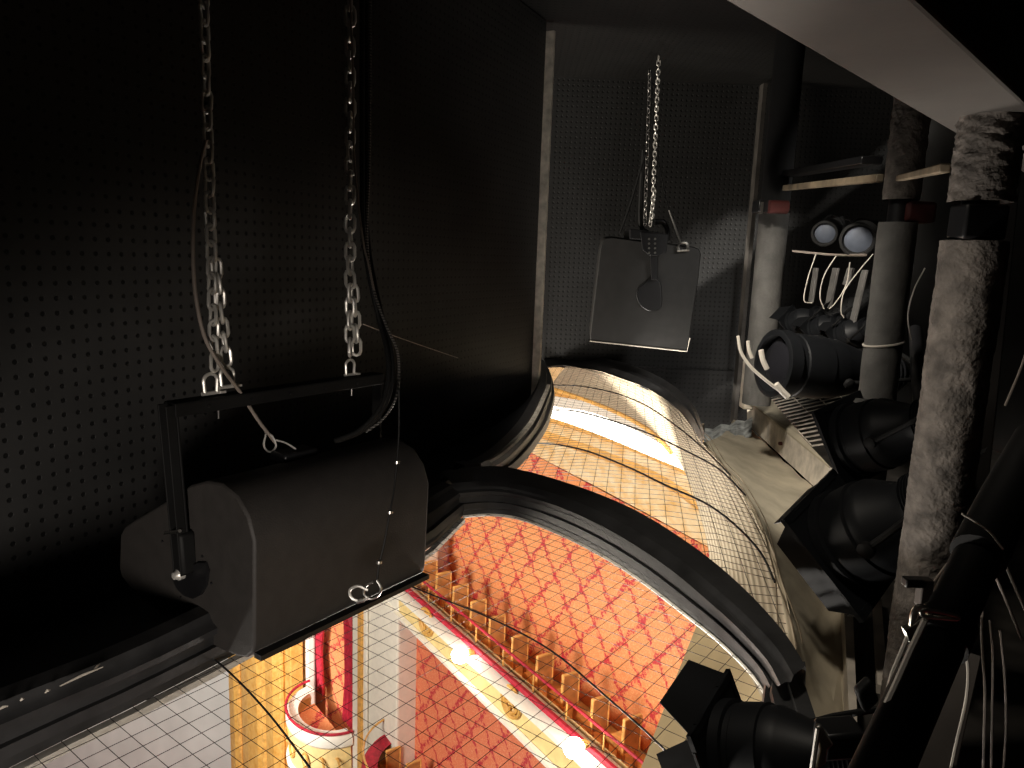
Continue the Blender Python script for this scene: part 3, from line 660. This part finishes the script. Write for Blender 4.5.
# ------------------------------------------------------------------ stage lanterns
def lantern(lens, back, r, label, group=None, flap_open=(.25,.25,.25,.25), yoke_to=None, roll=0, body_mat='lamp', rim=False, name='stage_lantern', gel=False, frame=True, fl=.85):
    ax = (lens - back); L = ax.length; ax.normalize()
    th = thing(name, label, 'stage lantern', back, group)
    m = MAT[body_mat]
    MB().lathe([(r*.30,0),(r*.50,.01*1),(r*.58,L*.05),(r*.60,L*.22),(r*.62,L*.30),(r*.9,L*.52),(r*.95,L*.56),(r*.95,L*.64),(r*1.0,L*.65),(r*1.0,L*.84),(r*.97,L*.85),(r*.97,L*.9)], back, ax, 40).build('body', m, th, angle=30)
    MB().lathe([(r*1.0,L*.89),(r*1.06,L*.90),(r*1.06,L*.98),(r*1.0,L*.985),(r*.88,L*.985),(r*.86,L*.93)], back, ax, 40).build('lens_ring', m, th, angle=30)
    MB().lathe([(r*.86,L*.925),(r*.6,L*.955),(r*.3,L*.968),(.001,L*.972)], back, ax, 32).build('lens', MAT['gel'] if gel else MAT['glass'], th)
    mb = MB()
    for k in range(5): mb.lathe([(r*.62,L*(.07+.03*k)),(r*.68,L*(.073+.03*k)),(r*.68,L*(.080+.03*k)),(r*.60,L*(.083+.03*k))], back, ax, 28)
    mb.build('cooling_fin', m, th)
    u = ax.cross(up).normalized(); w = u.cross(ax).normalized()
    u, w = u*math.cos(roll) + w*math.sin(roll), w*math.cos(roll) - u*math.sin(roll)
    fc = back + ax*L*1.0; h = r*1.12
    fr = MB()
    for s_, q in ((u, w), (w, u)):
        for sg in (-1, 1):
            fr.box(fc + s_*sg*h, s_*r*.08, q*(h + r*.08), ax*r*.05)
    ring = []
    for k in range(32):
        an = 2*math.pi*k/32; cx, sx = math.cos(an), math.sin(an); mx = max(abs(cx), abs(sx))
        ring.append((fc + (u*cx + w*sx)*r*.93, fc + (u*cx + w*sx)*(h/mx)))
    fr.loft([[i_ - ax*r*.03 for i_, o_ in ring], [o_ - ax*r*.03 for i_, o_ in ring], [o_ + ax*r*.01 for i_, o_ in ring], [i_ + ax*r*.01 for i_, o_ in ring], [i_ - ax*r*.03 for i_, o_ in ring]], True)
    if frame: fr.build('barn_door_frame', m, th, smooth=False)
    for i, (s_, q) in enumerate(((u, w), (-u, w), (w, u), (-w, u))):
        op = flap_open[i]
        if op is None: continue
        d_ = (ax*math.cos(op) + s_*math.sin(op)).normalized(); hinge = fc + s_*h
        ln = r*fl; wa, wb = h*.98, h*.72
        nn = d_.cross(q).normalized()*r*.015
        mb = MB().prism([hinge - q*wa, hinge + q*wa, hinge + d_*ln + q*wb, hinge + d_*ln - q*wb], nn)
        f = mb.build('barn_door', m, th, smooth=False)
        for sg in (-.6, .6): MB().tube([hinge + q*(wa*sg-.015) + s_*.004, hinge + q*(wa*sg+.015) + s_*.004], r*.06, 8).build('hinge', m, f)
    # yoke
    mid = back + ax*L*.55; yv = u
    top = (yoke_to if yoke_to is not None else mid - ax*L*.62 + up*r*.5)
    dirn = (top - mid); dirn -= yv*dirn.dot(yv)
    pts = [mid + yv*r*1.02, mid + yv*r*1.12 + dirn*.35, mid + yv*r*1.08 + dirn*.85, mid + yv*r*.85 + dirn, mid - yv*r*.85 + dirn, mid - yv*r*1.08 + dirn*.85, mid - yv*r*1.12 + dirn*.35, mid - yv*r*1.02]
    y = MB().tube(pts, r*.07, 8).build('yoke', MAT['barpaint'], th)
    for sg in (-1, 1): MB().lathe([(r*.16,0),(r*.16,r*.12),(r*.08,r*.16)], mid + yv*sg*r*1.02, yv*sg, 14).build('yoke_knob', MAT['barpaint'], y)
    cc = mid + dirn
    MB().box(cc + dirn.normalized()*r*.25, yv*r*.16, ax*r*.22, dirn.normalized()*r*.28).build('hook_clamp', MAT['barpaint'], th, bevel=.006)
    return th
first_lantern = lantern(ond(770,363,2.85), ond(900,375,2.98), .125, 'black stage lantern hung highest in the row, with pale rim by the back wall', flap_open=(None,)*4, roll=.3, frame=False)
lantern(ond(852,440,2.45), ond(945,420,2.2), .118, 'black stage lantern second in the row, tucked under the bright-rimmed one', flap_open=(.12,None,None,.12), roll=.2, fl=.5)
lantern(ond(846,541,1.9), ond(945,498,1.70), .130, 'large black stage lantern third in the row, its open doors pointing at the plaster', flap_open=(.02,.02,.02,.02), roll=.35, fl=.55)
lantern(ond(728,752,1.22), ond(872,762,1.08), .086, 'black stage lantern with a raised barn door flap at the corner of the near mesh', flap_open=(.3,.2,.7,.3), roll=.15)
# highlights on the highest lantern's rim, put in as pale arcs
for pts, r in (([(738,336),(741,352),(750,366),(763,378),(776,388),(787,396)], .006), ([(748,341),(749,350),(752,358)], .007), ([(761,350),(763,360),(767,369)], .010), ([(776,384),(782,391),(788,397)], .012)):
    MB().tube(cr([ond(x,y,2.72) for x,y in pts], 5), r, 8).build('rim_highlight', MAT['white'], first_lantern)['label'] = 'pale rim hoop, the light on it put into its colour'
# lighting bar carrying the lanterns
tag(MB().tube([ond(915,330,3.0), ond(925,470,2.2), ond(932,560,1.80), ond(932,640,1.72)], .024, 14).build('lighting_bar', MAT['blackmetal']), 'black lighting bar behind the rough column that carries the lantern row', 'bar')
# small lens hoods and pieces near the lantern backs
tag(MB().lathe([(.055,0),(.075,.02),(.075,.10),(.05,.14)], ond(868,400,2.55), V((-.1,-.2,-1)), 20).build('junction_box', MAT['pipe']), 'rough grey stub of pipe end below the highest lantern', 'pipe stub')
# dark lanterns in the far bay
for (x, y, d, lab) in ((795,318,3.75,'small dim lantern nearest the far column in the dark bay'),(818,325,3.6,'small dim lantern in the middle of the dark bay between columns'),(845,330,3.45,'small dim lantern against the middle column in the dark bay')):
    lantern(ond(x,y+8,d), ond(x+26,y-4,d-.12), .072, lab, 'dim lanterns in the far bay', flap_open=(.5,None,.5,None), roll=.5)
for x, y, d, lab in ((857,240,3.5,'pale blue-faced lamp high in the dark bay against the middle column'),(824,234,3.8,'pale blue-faced lamp high in the dark bay, the dimmer of two')):
    lantern(ond(x,y,d), ond(x+14,y-10,d+.3), .075 if x > 840 else .06, lab, flap_open=(None,)*4, roll=.3, gel=True, frame=False, body_mat='dark')
# hanger brackets in the bay
for i, (x0,y0,x1,y1,d,w) in enumerate(((816,268,811,302,3.7,.022),(836,268,828,308,3.6,.03),(851,268,846,285,3.5,.03),(865,270,852,325,3.4,.024))):
    tag(bar(ond(x0,y0,d), ond(x1,y1,d), w, .006).build('hanger_bracket', MAT['pipe'], bevel=.002), ['slim grey hanger bracket nearest the far column','broad grey hanger bracket second from the far column','short grey hanger bracket third from the far column','long slotted grey hanger bracket beside the middle column'][i], 'bracket')
wire('lighting_cable', [ond(792,251,3.75), ond(812,253,3.7), ond(840,255,3.6), ond(866,255,3.4)], .006, MAT['cable'], 'dusty horizontal cable strung across the dark bay above the hanger brackets', 'cable')
for i, pts in enumerate(([(816,254),(808,278),(804,300),(812,303)], [(836,256),(824,276),(820,296),(824,309)], [(850,262),(846,285),(836,302),(829,309)], [(873,254),(858,272),(844,292),(841,311),(844,318)])):
    wire('lighting_cable', [ond(x,y,3.5-.03*i) for x,y in pts], .0026, MAT['white'], ['pale looped cable nearest the far column in the dark bay','pale looped cable second from the far column','dim looped cable in front of the hanger brackets','longest pale looped cable beside the middle column'][i], 'cable')

# ------------------------------------------------------------------ near right: diagonal bar, cables
db = thing('lighting_bar', 'thick black bar slanting up from the bottom edge in front of the rough column', 'bar', ond(930,640,.85))
q0, q1 = ond(868,800,.72), ond(985,540,1.02)
MB().tube([q0, q1], .030, 24).build('tube', MAT['barpaint'], db)
MB().tube([ond(978,556,.985), ond(1006,500,1.08), ond(1040,440,1.15)], .036, 20).build('sleeve', MAT['barpaint'], db)
MB().tube([q0.lerp(q1,.53), q0.lerp(q1,.62)], .035, 20).build('clamp_ring', MAT['barpaint'], db)
lh = thing('lantern_clamp', 'black hook clamp with a steel lever at the tail of the corner lantern', 'clamp', ond(830,740,1.0))
MB().box(ond(838,738,1.02), (.03,0,.004), (0,.025,0), (0,0,.022)).build('jaw', MAT['blackmetal'], lh, bevel=.006)
MB().box(ond(866,694,1.05), V((.010,0,.012)), (0,.010,0), V((-.009,0,.018))).build('knob', MAT['barpaint'], lh, bevel=.006)
MB().prism([ond(*p,.98) for p in [(816,728),(822,726),(834,745),(828,750),(826,764),(815,770),(820,750)]], V((0,.008,0))).build('lever', MAT['bright'], lh, bevel=.002)
MB().tube([ond(818,728,.98), ond(812,770,.98)], .004, 8).build('bolt', MAT['darkchain'], lh)
wire('safety_wire', [ond(x,y,.86) for x,y in [(918,607),(911,628),(903,648),(892,675),(886,700),(880,716)]], .0028, MAT['white'], 'pale steel safety wire hanging beside the slanting bar towards the corner lantern', 'safety wire')
wire('safety_wire', [ond(x,y,.80) for x,y in [(925,620),(910,652),(893,690),(873,732),(858,768),(846,800)]], .0036, MAT['white'], 'pale steel wire lying along the upper side of the slanting bar', 'safety wire')
sh = thing('wire_loop', 'steel thimble loop and snap hook wrapped over the slanting bar', 'hook', ond(925,612,.86))
MB().tube(cr([ond(x,y,.86) for x,y in [(911,628),(913,614),(918,607),(925,608),(929,614),(922,622),(914,628)]],5), .0034, 8).build('thimble', MAT['bright'], sh)
MB().tube(cr([ond(x,y,.85) for x,y in [(924,610),(940,612),(956,616),(957,619),(940,618),(924,616),(921,612),(924,610)]],5), .0026, 8).build('snap_hook', MAT['bright'], sh)
MB().box(ond(911,632,.86), (.006,0,.004), (0,.005,0), (-.004,0,.008)).build('ferrule', MAT['bright'], sh)
mb = thing('clamp_bolt', 'black clamp bolt with a square head on the slanting bar', 'bolt', ond(920,590,.95))
MB().box(ond(914,582,.95), (.014,0,0), (0,.008,0), (0,0,.006)).build('head', MAT['blackmetal'], mb, bevel=.002)
MB().box(ond(924,592,.95), (.008,0,.0), (0,.008,0), (0,0,.02)).build('plate', MAT['brown'], mb, bevel=.002)
for i, (pts, r) in enumerate((
    ([(963,640),(968,668),(966,700),(957,740),(946,790)], .0034),
    ([(983,590),(982,640),(985,690),(984,740),(983,790)], .0030),
    ([(990,620),(993,660),(992,720),(991,790)], .0028),
    ([(1000,630),(1005,680),(1006,730),(1002,790)], .0026),
    ([(976,622),(970,634),(964,650)], .0026),
    ([(962,514),(976,522),(990,532),(1003,549)], .003),
    ([(1030,340),(1022,365),(1014,385),(1005,406)], .003),
    ([(965,540),(950,560),(932,584)], .003),
    ([(925,268),(914,290),(908,315),(911,340)], .0035))):
    wire('lighting_cable', [ond(x,y,.95 if i < 6 else 1.2 if i < 8 else 2.2) for x,y in pts], r*.62, MAT['white' if i in (0,5,8) else 'cable'],
         ['bright pale cable hanging below the slanting bar down to the bottom edge','dim cable hanging straight down just past the slanting bar','second dim cable hanging past the slanting bar','outermost dim cable hanging past the slanting bar','short cable end tucked under the slanting bar','pale cable bowed across the sleeve at the top of the slanting bar','pale cable bowed beside the dark steel post at the picture edge','dusty cable running from the rough column to the slanting bar','pale cable loop between the middle and nearest columns'][i], 'cable')
tag(bar(ond(958,650,1.05), ond(925,790,.95), .03, .006).build('flat_bracket', MAT['brown'], smooth=False), 'brown flat steel bracket hanging beneath the slanting bar', 'bracket')
for i, pts in enumerate(([(995,575),(1010,610),(1022,640)], [(1000,552),(1012,580),(1026,612)])):
    wire('lighting_cable', [ond(x,y,1.1) for x,y in pts], .0022, MAT['cable'], ['faint cable slanting away below the sleeve, the lower of two','faint cable slanting away below the sleeve, the upper of two'][i], 'cable')

# ------------------------------------------------------------------ auditorium below
TH = math.atan2(-.788, .616); ex = V((math.cos(TH), math.sin(TH), 0)); en = V((math.sin(TH), -math.cos(TH), 0))   # en towards camera
if en.y > 0: en = -en
PA = V((-.31, 10.5, 0))
def aud(px, py, k=0): return onplane(px, py, PA + en*k, en)
def audpoint(s, k, z): p = PA + ex*s + en*k; return V((p.x, p.y, z))
def s_of(p): return (p - PA).dot(ex)
def local_quad(name, m, rows, kk=None, thick=.1):
    """rows are world points; built as a slab in the wall's own frame so its pattern runs along it"""
    mb = MB(); mb.loft(rows)
    M = (Matrix.Translation(PA) @ Matrix.Rotation(TH, 4, 'Z')).inverted()
    me = MB(); me.v = [M @ p for p in mb.v]; me.f = mb.f
    o = me.build(name, m, origin=(0,0,0)); o.location = PA; o.rotation_euler = (0,0,TH)
    sm = o.modifiers.new('s', 'SOLIDIFY'); sm.thickness = thick; sm.offset = 0
    return tag(o, kind='structure')
# upper red wall
KW = -1.3
def line_z(p, q, k):
    P, Q = aud(*p, k), aud(*q, k); s0, s1 = s_of(P), s_of(Q)
    return lambda s: P.z + (Q.z-P.z)*(s-s0)/(s1-s0)
rz = line_z((530,452),(705,545), KW)
sL = s_of(aud(396, 600, KW)); 
ss = [sL + (8.2-sL)*i/30 for i in range(31)]
local_quad('wall_gallery', MAT['damask'], [[audpoint(s, KW, -6.5) for s in ss], [audpoint(s, KW, rz(s)) for s in ss]])
# frieze, mouldings and cove above it, its lighting put in as glow
def poly(pts, k, n=24): return resample(cr([aud(x,y,k) for x,y in pts], 5), n)
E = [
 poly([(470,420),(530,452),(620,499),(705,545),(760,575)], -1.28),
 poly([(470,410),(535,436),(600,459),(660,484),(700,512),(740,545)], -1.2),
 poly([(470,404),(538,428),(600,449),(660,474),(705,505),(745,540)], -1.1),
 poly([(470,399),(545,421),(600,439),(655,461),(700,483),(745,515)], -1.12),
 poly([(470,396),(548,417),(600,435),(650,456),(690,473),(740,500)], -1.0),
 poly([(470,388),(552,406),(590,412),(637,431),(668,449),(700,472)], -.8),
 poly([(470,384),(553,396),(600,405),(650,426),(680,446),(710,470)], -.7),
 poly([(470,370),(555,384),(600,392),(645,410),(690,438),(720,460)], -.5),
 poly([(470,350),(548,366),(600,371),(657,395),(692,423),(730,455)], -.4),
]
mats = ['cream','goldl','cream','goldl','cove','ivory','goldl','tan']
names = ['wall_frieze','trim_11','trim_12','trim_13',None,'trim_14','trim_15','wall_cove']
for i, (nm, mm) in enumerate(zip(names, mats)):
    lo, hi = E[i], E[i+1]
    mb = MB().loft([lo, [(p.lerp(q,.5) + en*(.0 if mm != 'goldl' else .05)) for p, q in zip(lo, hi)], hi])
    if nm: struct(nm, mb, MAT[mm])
    else: tag(mb.build('cove_glow', MAT['cove']), 'long white cove band along the cornice, its strong light put in as glow, seen through the far mesh', 'cove glow')
# balcony
tl = line_z((402,585),(612,768), 0); bl = line_z((395,611),(552,768), 0)
s0 = s_of(aud(372, 575, 0)); s1 = s_of(aud(615, 790, 0)) + 3
bs_ = [s0 + (s1-s0)*i/40 for i in range(41)]
bal = thing('balcony', 'cream and white balcony with a crimson rail running along the red wall', 'balcony', audpoint((s0+s1)/2, 0, -5))
def brow(t, k): return [audpoint(s, k, tl(s) + (bl(s)-tl(s))*t) for s in bs_]
MB().loft([brow(.30,.02), brow(.5,.03), brow(.86,.02)]).build('front_panel', MAT['creampanel'], bal)
MB().loft([brow(.09,-.18), brow(.08,.12), brow(.12,.17), brow(.22,.17), brow(.27,.08), brow(.33,.04)]).build('cap', MAT['ivory'], bal)
MB().loft([brow(.84,.03), brow(.87,.10), brow(.95,.10), brow(1,.04), brow(1.02,-.3)]).build('bottom_moulding', MAT['ivory'], bal)
MB().loft([[p + en*x + up*z for p in brow(0,0)] for x, z in ((.03,-.03),(.035,.02),(.02,.04),(-.03,.04),(-.045,.0),(-.04,-.05))]).build('velvet_rail', MAT['carpet'], bal)
MB().loft([[p for p in brow(.02,-.2)], [p - up*.55 for p in brow(.02,-.2)]]).build('inner_face', MAT['creampanel'], bal)
MB().tube([p + up*.30 - en*.1 for p in brow(0,0)], .022, 6).build('safety_rail', MAT['carpet'], bal)
for i in range(2, 40, 3): p = brow(0,0)[i]; MB().tube([p - en*.1, p + up*.30 - en*.1], .012, 5).build('rail_post', MAT['goldl'], bal)
for (x, y) in ((426,622),(511,702)):
    c = aud(x, y, .06); o = None
    mb = MB()
    for rr in (.21, .15): mb.tube([c + ex*rr*math.cos(t) + up*rr*1.1*math.sin(t) for t in [k*math.pi/10 for k in range(20)]], .028, 6, closed=True)
    for an in range(6): t = an*math.pi/3+.3; mb.tube([c, c + ex*.16*math.cos(t) + up*.17*math.sin(t)], .022, 6)
    mb.build('ornament', MAT['gold'], bal)
# lamps on the balcony front
for (x, y, lab) in ((460,655,'glaring white lamp on the balcony front nearer the pilaster'),(574,748,'glaring white lamp on the balcony front at the bottom edge')):
    c = aud(x, y, .28); th = thing('balcony_lamp', lab, 'lamp', c)
    MB().lathe([(.02,-.13),(.09,-.10),(.13,-.03),(.13,.03),(.09,.10),(.02,.13)], c, en, 18).build('bulb', MAT['bulb'], th)
    MB().box(c - en*.12 - up*.02, ex*.05, en*.12, up*.03).build('bracket', MAT['goldl'], th)
# balcony chairs
def make_chair(loc):
    t = thing('balcony_chair', 'wooden balcony chair', 'chair', (0,0,0), 'balcony chairs behind the crimson rail')
    # local: faces -x (towards the stage), y across
    mb = MB(); mb.box((.16,0,.70), (.016,0,0), (0,.125,0), (0,0,.235)); mb.build('backrest', MAT['woodd'], t, bevel=.012)
    mb = MB().box((.155,0,.945), (.024,0,0), (0,.14,0), (0,0,.014)).box((.155,-.135,.70), (.026,0,0), (0,.013,0), (0,0,.25)).box((.155,.135,.70), (.026,0,0), (0,.013,0), (0,0,.25))
    mb.build('back_frame', MAT['wood'], t, bevel=.008)
    mb = MB().box((-.06,0,.46), (.17,0,0), (0,.14,0), (0,0,.03)); mb.build('seat', MAT['wood'], t, bevel=.02)
    for sx in (-.20, .14):
        for sy in (-.11, .11): MB().box((sx,sy,.215), (.022,0,0), (0,.022,0), (0,0,.215)).build('leg', MAT['woodd'], t)
    return t
def copy_tree(o, parent=None):
    c = o.copy(); C.objects.link(c); c.parent = parent
    for ch in o.children: copy_tree(ch, c)
    return c
seat_px = [(432,562),(446,573),(463,586),(481,601),(500,617),(523,636),(548,655),(574,674),(604,698),(636,718)]
cb = sorted((s_of(q), q.z) for q in (aud(x, y, -.55) - up*.95 for x, y in seat_px))
def fz(s):
    (a0, z0), (a1, z1) = cb[0], cb[-1]; return z0 + (z1-z0)*(s-a0)/(a1-a0)
dz = min(z - fz(s) for s, z in cb)
MB().loft([[audpoint(s, k, fz(s) + dz - .02) for s in bs_] for k in (-.2, KW+.06)]).build('floor_slab', MAT['wood'], bal)
words = ['first','second','third','fourth','fifth','sixth','seventh','eighth','ninth','tenth']
proto = None
for i, (x, y) in enumerate(seat_px):
    p = aud(x, y, -.55) - up*.95
    if proto is None: proto = make_chair(p); o = proto
    else: o = copy_tree(proto)
    o.location = p - ex*.19; o.rotation_euler = (0,0,TH + math.radians(-8))
    o['label'] = f'wooden balcony chair behind the crimson rail, {words[i]} in the row counted from the loudspeaker'
# red wall under the balcony and pale wall beside it
sx0 = s_of(aud(397, 640, -.4))
ss2 = [sx0 + (6-sx0)*i/10 for i in range(11)]
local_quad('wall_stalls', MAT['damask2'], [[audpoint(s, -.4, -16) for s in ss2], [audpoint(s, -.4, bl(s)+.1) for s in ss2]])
# white pier
def slab(name, x0, x1, k, kb, m, z0=-18, z1=-1.5, yref=690, kind=True, bevel=.03):
    a0 = s_of(aud(x0, yref, k)); a1 = s_of(aud(x1, yref, k))
    mb = MB().box(audpoint((a0+a1)/2, (k+kb)/2, (z0+z1)/2), ex*((a1-a0)/2), en*((k-kb)/2), up*((z1-z0)/2)); return mb
o = struct('wall_pier', slab('p', 366, 397, .05, -.8, None), MAT['ivory'], smooth=False, bevel=.04)
pil = thing('pilaster', 'slim white and gilt pilaster beside the crimson curtained box', 'pilaster', aud(360,768,.1))
slab('p', 352, 366, .12, .06, None).build('shaft', MAT['ivory'], pil, smooth=False, bevel=.05)
slab('p', 357, 361, .17, .1, None).build('gilt_strip', MAT['goldl'], pil, smooth=False, bevel=.02)
pil = thing('pilaster', 'slim white pilaster between the gilded pier and the crimson curtains', 'pilaster', aud(300,768,.1))
slab('p', 293, 307, .12, -.1, None).build('shaft', MAT['ivory'], pil, smooth=False, bevel=.05)
slab('p', 298, 301, .15, .1, None).build('gilt_strip', MAT['creampanel'], pil, smooth=False, bevel=.02)
# box recess, curtains, parapet
struct('wall_box', slab('p', 308, 358, -.42, -.6, None), MAT['damask'], smooth=False)
def curtain(x0, x1, label, tie):
    rows = []; s0_, s1_ = s_of(aud(x0, 660, -.15)), s_of(aud(x1, 660, -.15))
    zt, zb = aud(330, 570, -.15).z, aud(330, 703, -.15).z
    for j in range(14):
        z = zt + (zb-zt)*j/13; sq = 1 - .22*math.exp(-((j-9)/2.5)**2)
        rows.append([audpoint((s0_ if tie else s1_) + (s1_-s0_)*(i/16)*sq*(1 if tie else -1), -.15 + .05*math.sin(i*1.9+.2*j), z) for i in range(17)])
    o = MB().loft(rows).build('curtain', MAT['carpet'], angle=80); sm = o.modifiers.new('s','SOLIDIFY'); sm.thickness = .02
    return tag(o, label, 'curtain')
curtain(311, 324, 'crimson curtain hanging on the gilded pier side of the theatre box', True)
curtain(344, 353, 'crimson curtain hanging on the white pier side of the theatre box', False)
mb = MB(); cz = aud(335, 640, 0)
tag(MB().loft([[audpoint(s_of(aud(x, 618, 0)), .0 + .03*math.sin(x), aud(x, y, 0).z) for x, y in row] for row in ([(318,612),(325,608),(335,606),(345,608),(353,613)], [(318,622),(325,615),(335,612),(345,616),(353,630)])]).build('curtain_valance', MAT['carpet']), 'gathered crimson valance across the top of the theatre box', 'curtain')
bx = thing('theatre_box', 'small rounded white theatre box with a crimson rail below the curtains', 'theatre box', aud(332,768,.3))
cen = aud(330, 712, .16); rb = 1.05
def arc(r, z, n=24): return [cen + ex*r*math.cos(t) + en*r*.8*math.sin(t) + up*z for t in [math.pi*k/(n-1) for k in range(n)]]
MB().loft([arc(.8,.08), arc(rb,.10), arc(rb+.06,.02), arc(rb+.06,-.12), arc(rb-.02,-.2)]).build('cap', MAT['ivory'], bx)
MB().loft([arc(rb-.04,-.18), arc(rb,-.5), arc(rb-.02,-.95)]).build('parapet', MAT['creampanel'], bx)
MB().loft([arc(rb-.02,-.92), arc(rb+.06,-.98), arc(rb+.04,-1.1), arc(rb-.1,-1.3), arc(.5,-1.9)]).build('underside', MAT['ivory'], bx)
MB().loft([arc(.84,-.25), arc(.4,-.25), arc(.02,-.25)]).build('floor_panel', MAT['damask'], bx)
MB().tube([p + up*.18 + en*.0 for p in arc(rb+.05,0)], .03, 8).build('rail', MAT['carpet'], bx)
for t in (.35,.7,1.1,1.57,2.1,2.6): 
    c = cen + ex*(rb+.02)*math.cos(t) + en*(rb+.02)*.8*math.sin(t) - up*.55
    MB().tube([c + up*.16*math.cos(q) + ex*.12*math.sin(q) for q in [k*math.pi/6 for k in range(12)]], .025, 6, closed=True).build('ornament', MAT['goldl'], bx)
# gilded proscenium pier with fluting
gp = thing('gilded_pier', 'tall fluted gilded pier next to the pale stage curtain', 'pier', aud(258,768,.4))
s0_, s1_ = s_of(aud(225, 700, .5)), s_of(aud(291, 700, .5))
prof_ = []
steps = [(0,.36),(.08,.5),(.16,.5),(.18,.42),(.30,.42),(.32,.54),(.44,.58),(.56,.54),(.58,.44),(.68,.44),(.70,.56),(.80,.56),(.82,.4),(.92,.4),(.94,.5),(1,.5),(1,.2),(0,.2)]
MB().prism([audpoint(s0_ + (s1_-s0_)*t, k, -18) for t, k in steps], V((0,0,16.2))).build('shaft', MAT['gold'], gp, smooth=False, bevel=.02)
mb = MB()
for t in (.24,.63,.87): mb.tube([audpoint(s0_ + (s1_-s0_)*t, .46, -18+.3*i) for i in range(54)], [.05 if i % 2 else .085 for i in range(54)], 8)
mb.build('beading', MAT['goldl'], gp)
# pale stage curtain
g = MB(); rows = []; ca = audpoint(s_of(aud(226, 700, .3)), .1, 0) + V((.4,.5,0))
for j in range(2):
    rows.append([V((ca.x - .08*i, ca.y + .012*i + .006*math.sin(i*.9)+.02*math.sin(i*.17), [-18, -1.7][j])) for i in range(260)])
tag(g.loft(rows).build('stage_curtain', MAT['grey'], angle=80), 'pale grey stage curtain beyond the gilded pier', 'stage curtain')
# lower box with chairs at the bottom edge
lb_ = thing('lower_box', 'lower curved box with a dark crimson rail at the bottom edge beneath the balcony', 'theatre box', aud(420,790,.6))
lc = aud(425, 792, -.1); 
def arc2(r, z): return [lc + ex*r*math.cos(t) + en*r*.8*math.sin(t) + up*z for t in [math.pi*k/23 for k in range(24)]]
MB().loft([arc2(1.0,.45), arc2(1.28,.48), arc2(1.34,.40), arc2(1.32,.30), arc2(1.25,.2)]).build('velvet_rail', MAT['carpet'], lb_)
MB().loft([arc2(1.25,.22), arc2(1.28,-.4), arc2(1.25,-.8)]).build('parapet', MAT['creampanel'], lb_)
MB().tube(arc2(1.3,.78), .02, 6).build('safety_rail', MAT['goldl'], lb_)
for i, (x, y) in enumerate(((390,744),(410,757))):
    o = copy_tree(proto); o.location = aud(x, y, .1) - up*.95; o.rotation_euler = (0,0,TH - .1); o['group'] = 'chairs in the lower box'
    o['label'] = ['wooden chair in the lower curved box, the one nearer the white pier','wooden chair in the lower curved box, the one nearer the balcony'][i]
struct('floor_auditorium', MB().box((0, 12, -18.1), (26,0,0), (0,20,0), (0,0,.1)), MAT['carpet'], smooth=False)

# ------------------------------------------------------------------ light
def light(kind, name, loc, power, col, size, target=None, spot=None):
    l = bpy.data.lights.new(name, kind); l.energy = power; l.color = col
    if kind == 'AREA': l.shape = 'DISK'; l.size = size
    else: l.shadow_soft_size = size
    if spot: l.spot_size = spot; l.spot_blend = .6
    o = bpy.data.objects.new(name, l); C.objects.link(o); o.location = loc
    if target is not None: o.rotation_euler = (V(target) - V(loc)).to_track_quat('-Z', 'Y').to_euler()
    return o
warm = (1, .86, .68)
soft = (1, .93, .84)
light('AREA', 'slot_fill', (.45, 3.5, -1.3), 105, soft, 1.0, target=(.45, 3.5, 2))  # added unseen area light standing in for diffuse light rising through the slot
light('SPOT', 'rear_fill', (-.2, -.8, .78), 150, (1,.9,.8), .2, target=(-.72, 1.75, .50), spot=.80)  # added behind the camera, no fixture; lifts speaker cheek and low wall
light('SPOT', 'soffit_fill', (.05, .7, -2.2), 600, soft, .15, target=onz(800,25,1.8), spot=.30)  # unseen, added from below to brighten the beam soffit
light('SPOT', 'column_fill', (-2.6, 1.2, -2.1), 620, soft, .2, target=(.82, 1.5, 1.10), spot=.38)  # invented source below the slot, aimed to light the nearest column
light('AREA', 'house_light', (-6.5, 4.0, -1.5), 1200, (1,.9,.76), 3.0, target=audpoint(1.5,-1,-4.0))
light('SPOT', 'stage_wash', (-8.0, 7.0, -4.0), 8000, (1,.95,.88), .5, target=aud(220,720,0), spot=1.3)
light('POINT', 'box_fill', aud(333, 588, .05), 90, (1,.9,.78), .06)  # added point light out of sight, brightens the shaded box curtains
light('SPOT', 'back_wall_fill', (2.4, 3.2, 2.75), 170, (1,.96,.9), .25, target=(1.25, 6.5, .5), spot=.62)  # added without a fixture to lighten the foot of the back wall
light('SPOT', 'reveal_fill', (-2.6, 3.2, -2.6), 8000, (1,.94,.84), .16, target=onz(645,402,.42), spot=.24)  # unseen beam added to whiten the far part of the reveal
light('SPOT', 'plaster_fill', (-.1, 1.9, 2.7), 480, (1,.92,.8), .15, target=onz(760,470,.3), spot=.85)  # added overhead out of frame to light the plaster and channel
light('SPOT', 'near_plaster_fill', (-.1, 1.3, 2.6), 60, (1,.90,.76), .12, target=(.80, 1.8, .45), spot=.85)  # weaker unseen addition over the near plaster and lanterns
w = bpy.data.worlds.new('world'); bpy.context.scene.world = w; w.use_nodes = True
w.node_tree.nodes['Background'].inputs[0].default_value = (.5,.5,.55,1); w.node_tree.nodes['Background'].inputs[1].default_value = 0.0
sc = bpy.context.scene
sc.view_settings.view_transform = 'Standard'; sc.view_settings.look = 'None'; sc.view_settings.gamma = 1; sc.view_settings.use_curve_mapping = False
sc.view_settings.exposure = 0
sc.cycles.use_denoising = True; sc.cycles.max_bounces = 8; sc.cycles.diffuse_bounces = 5; sc.cycles.sample_clamp_indirect = 6
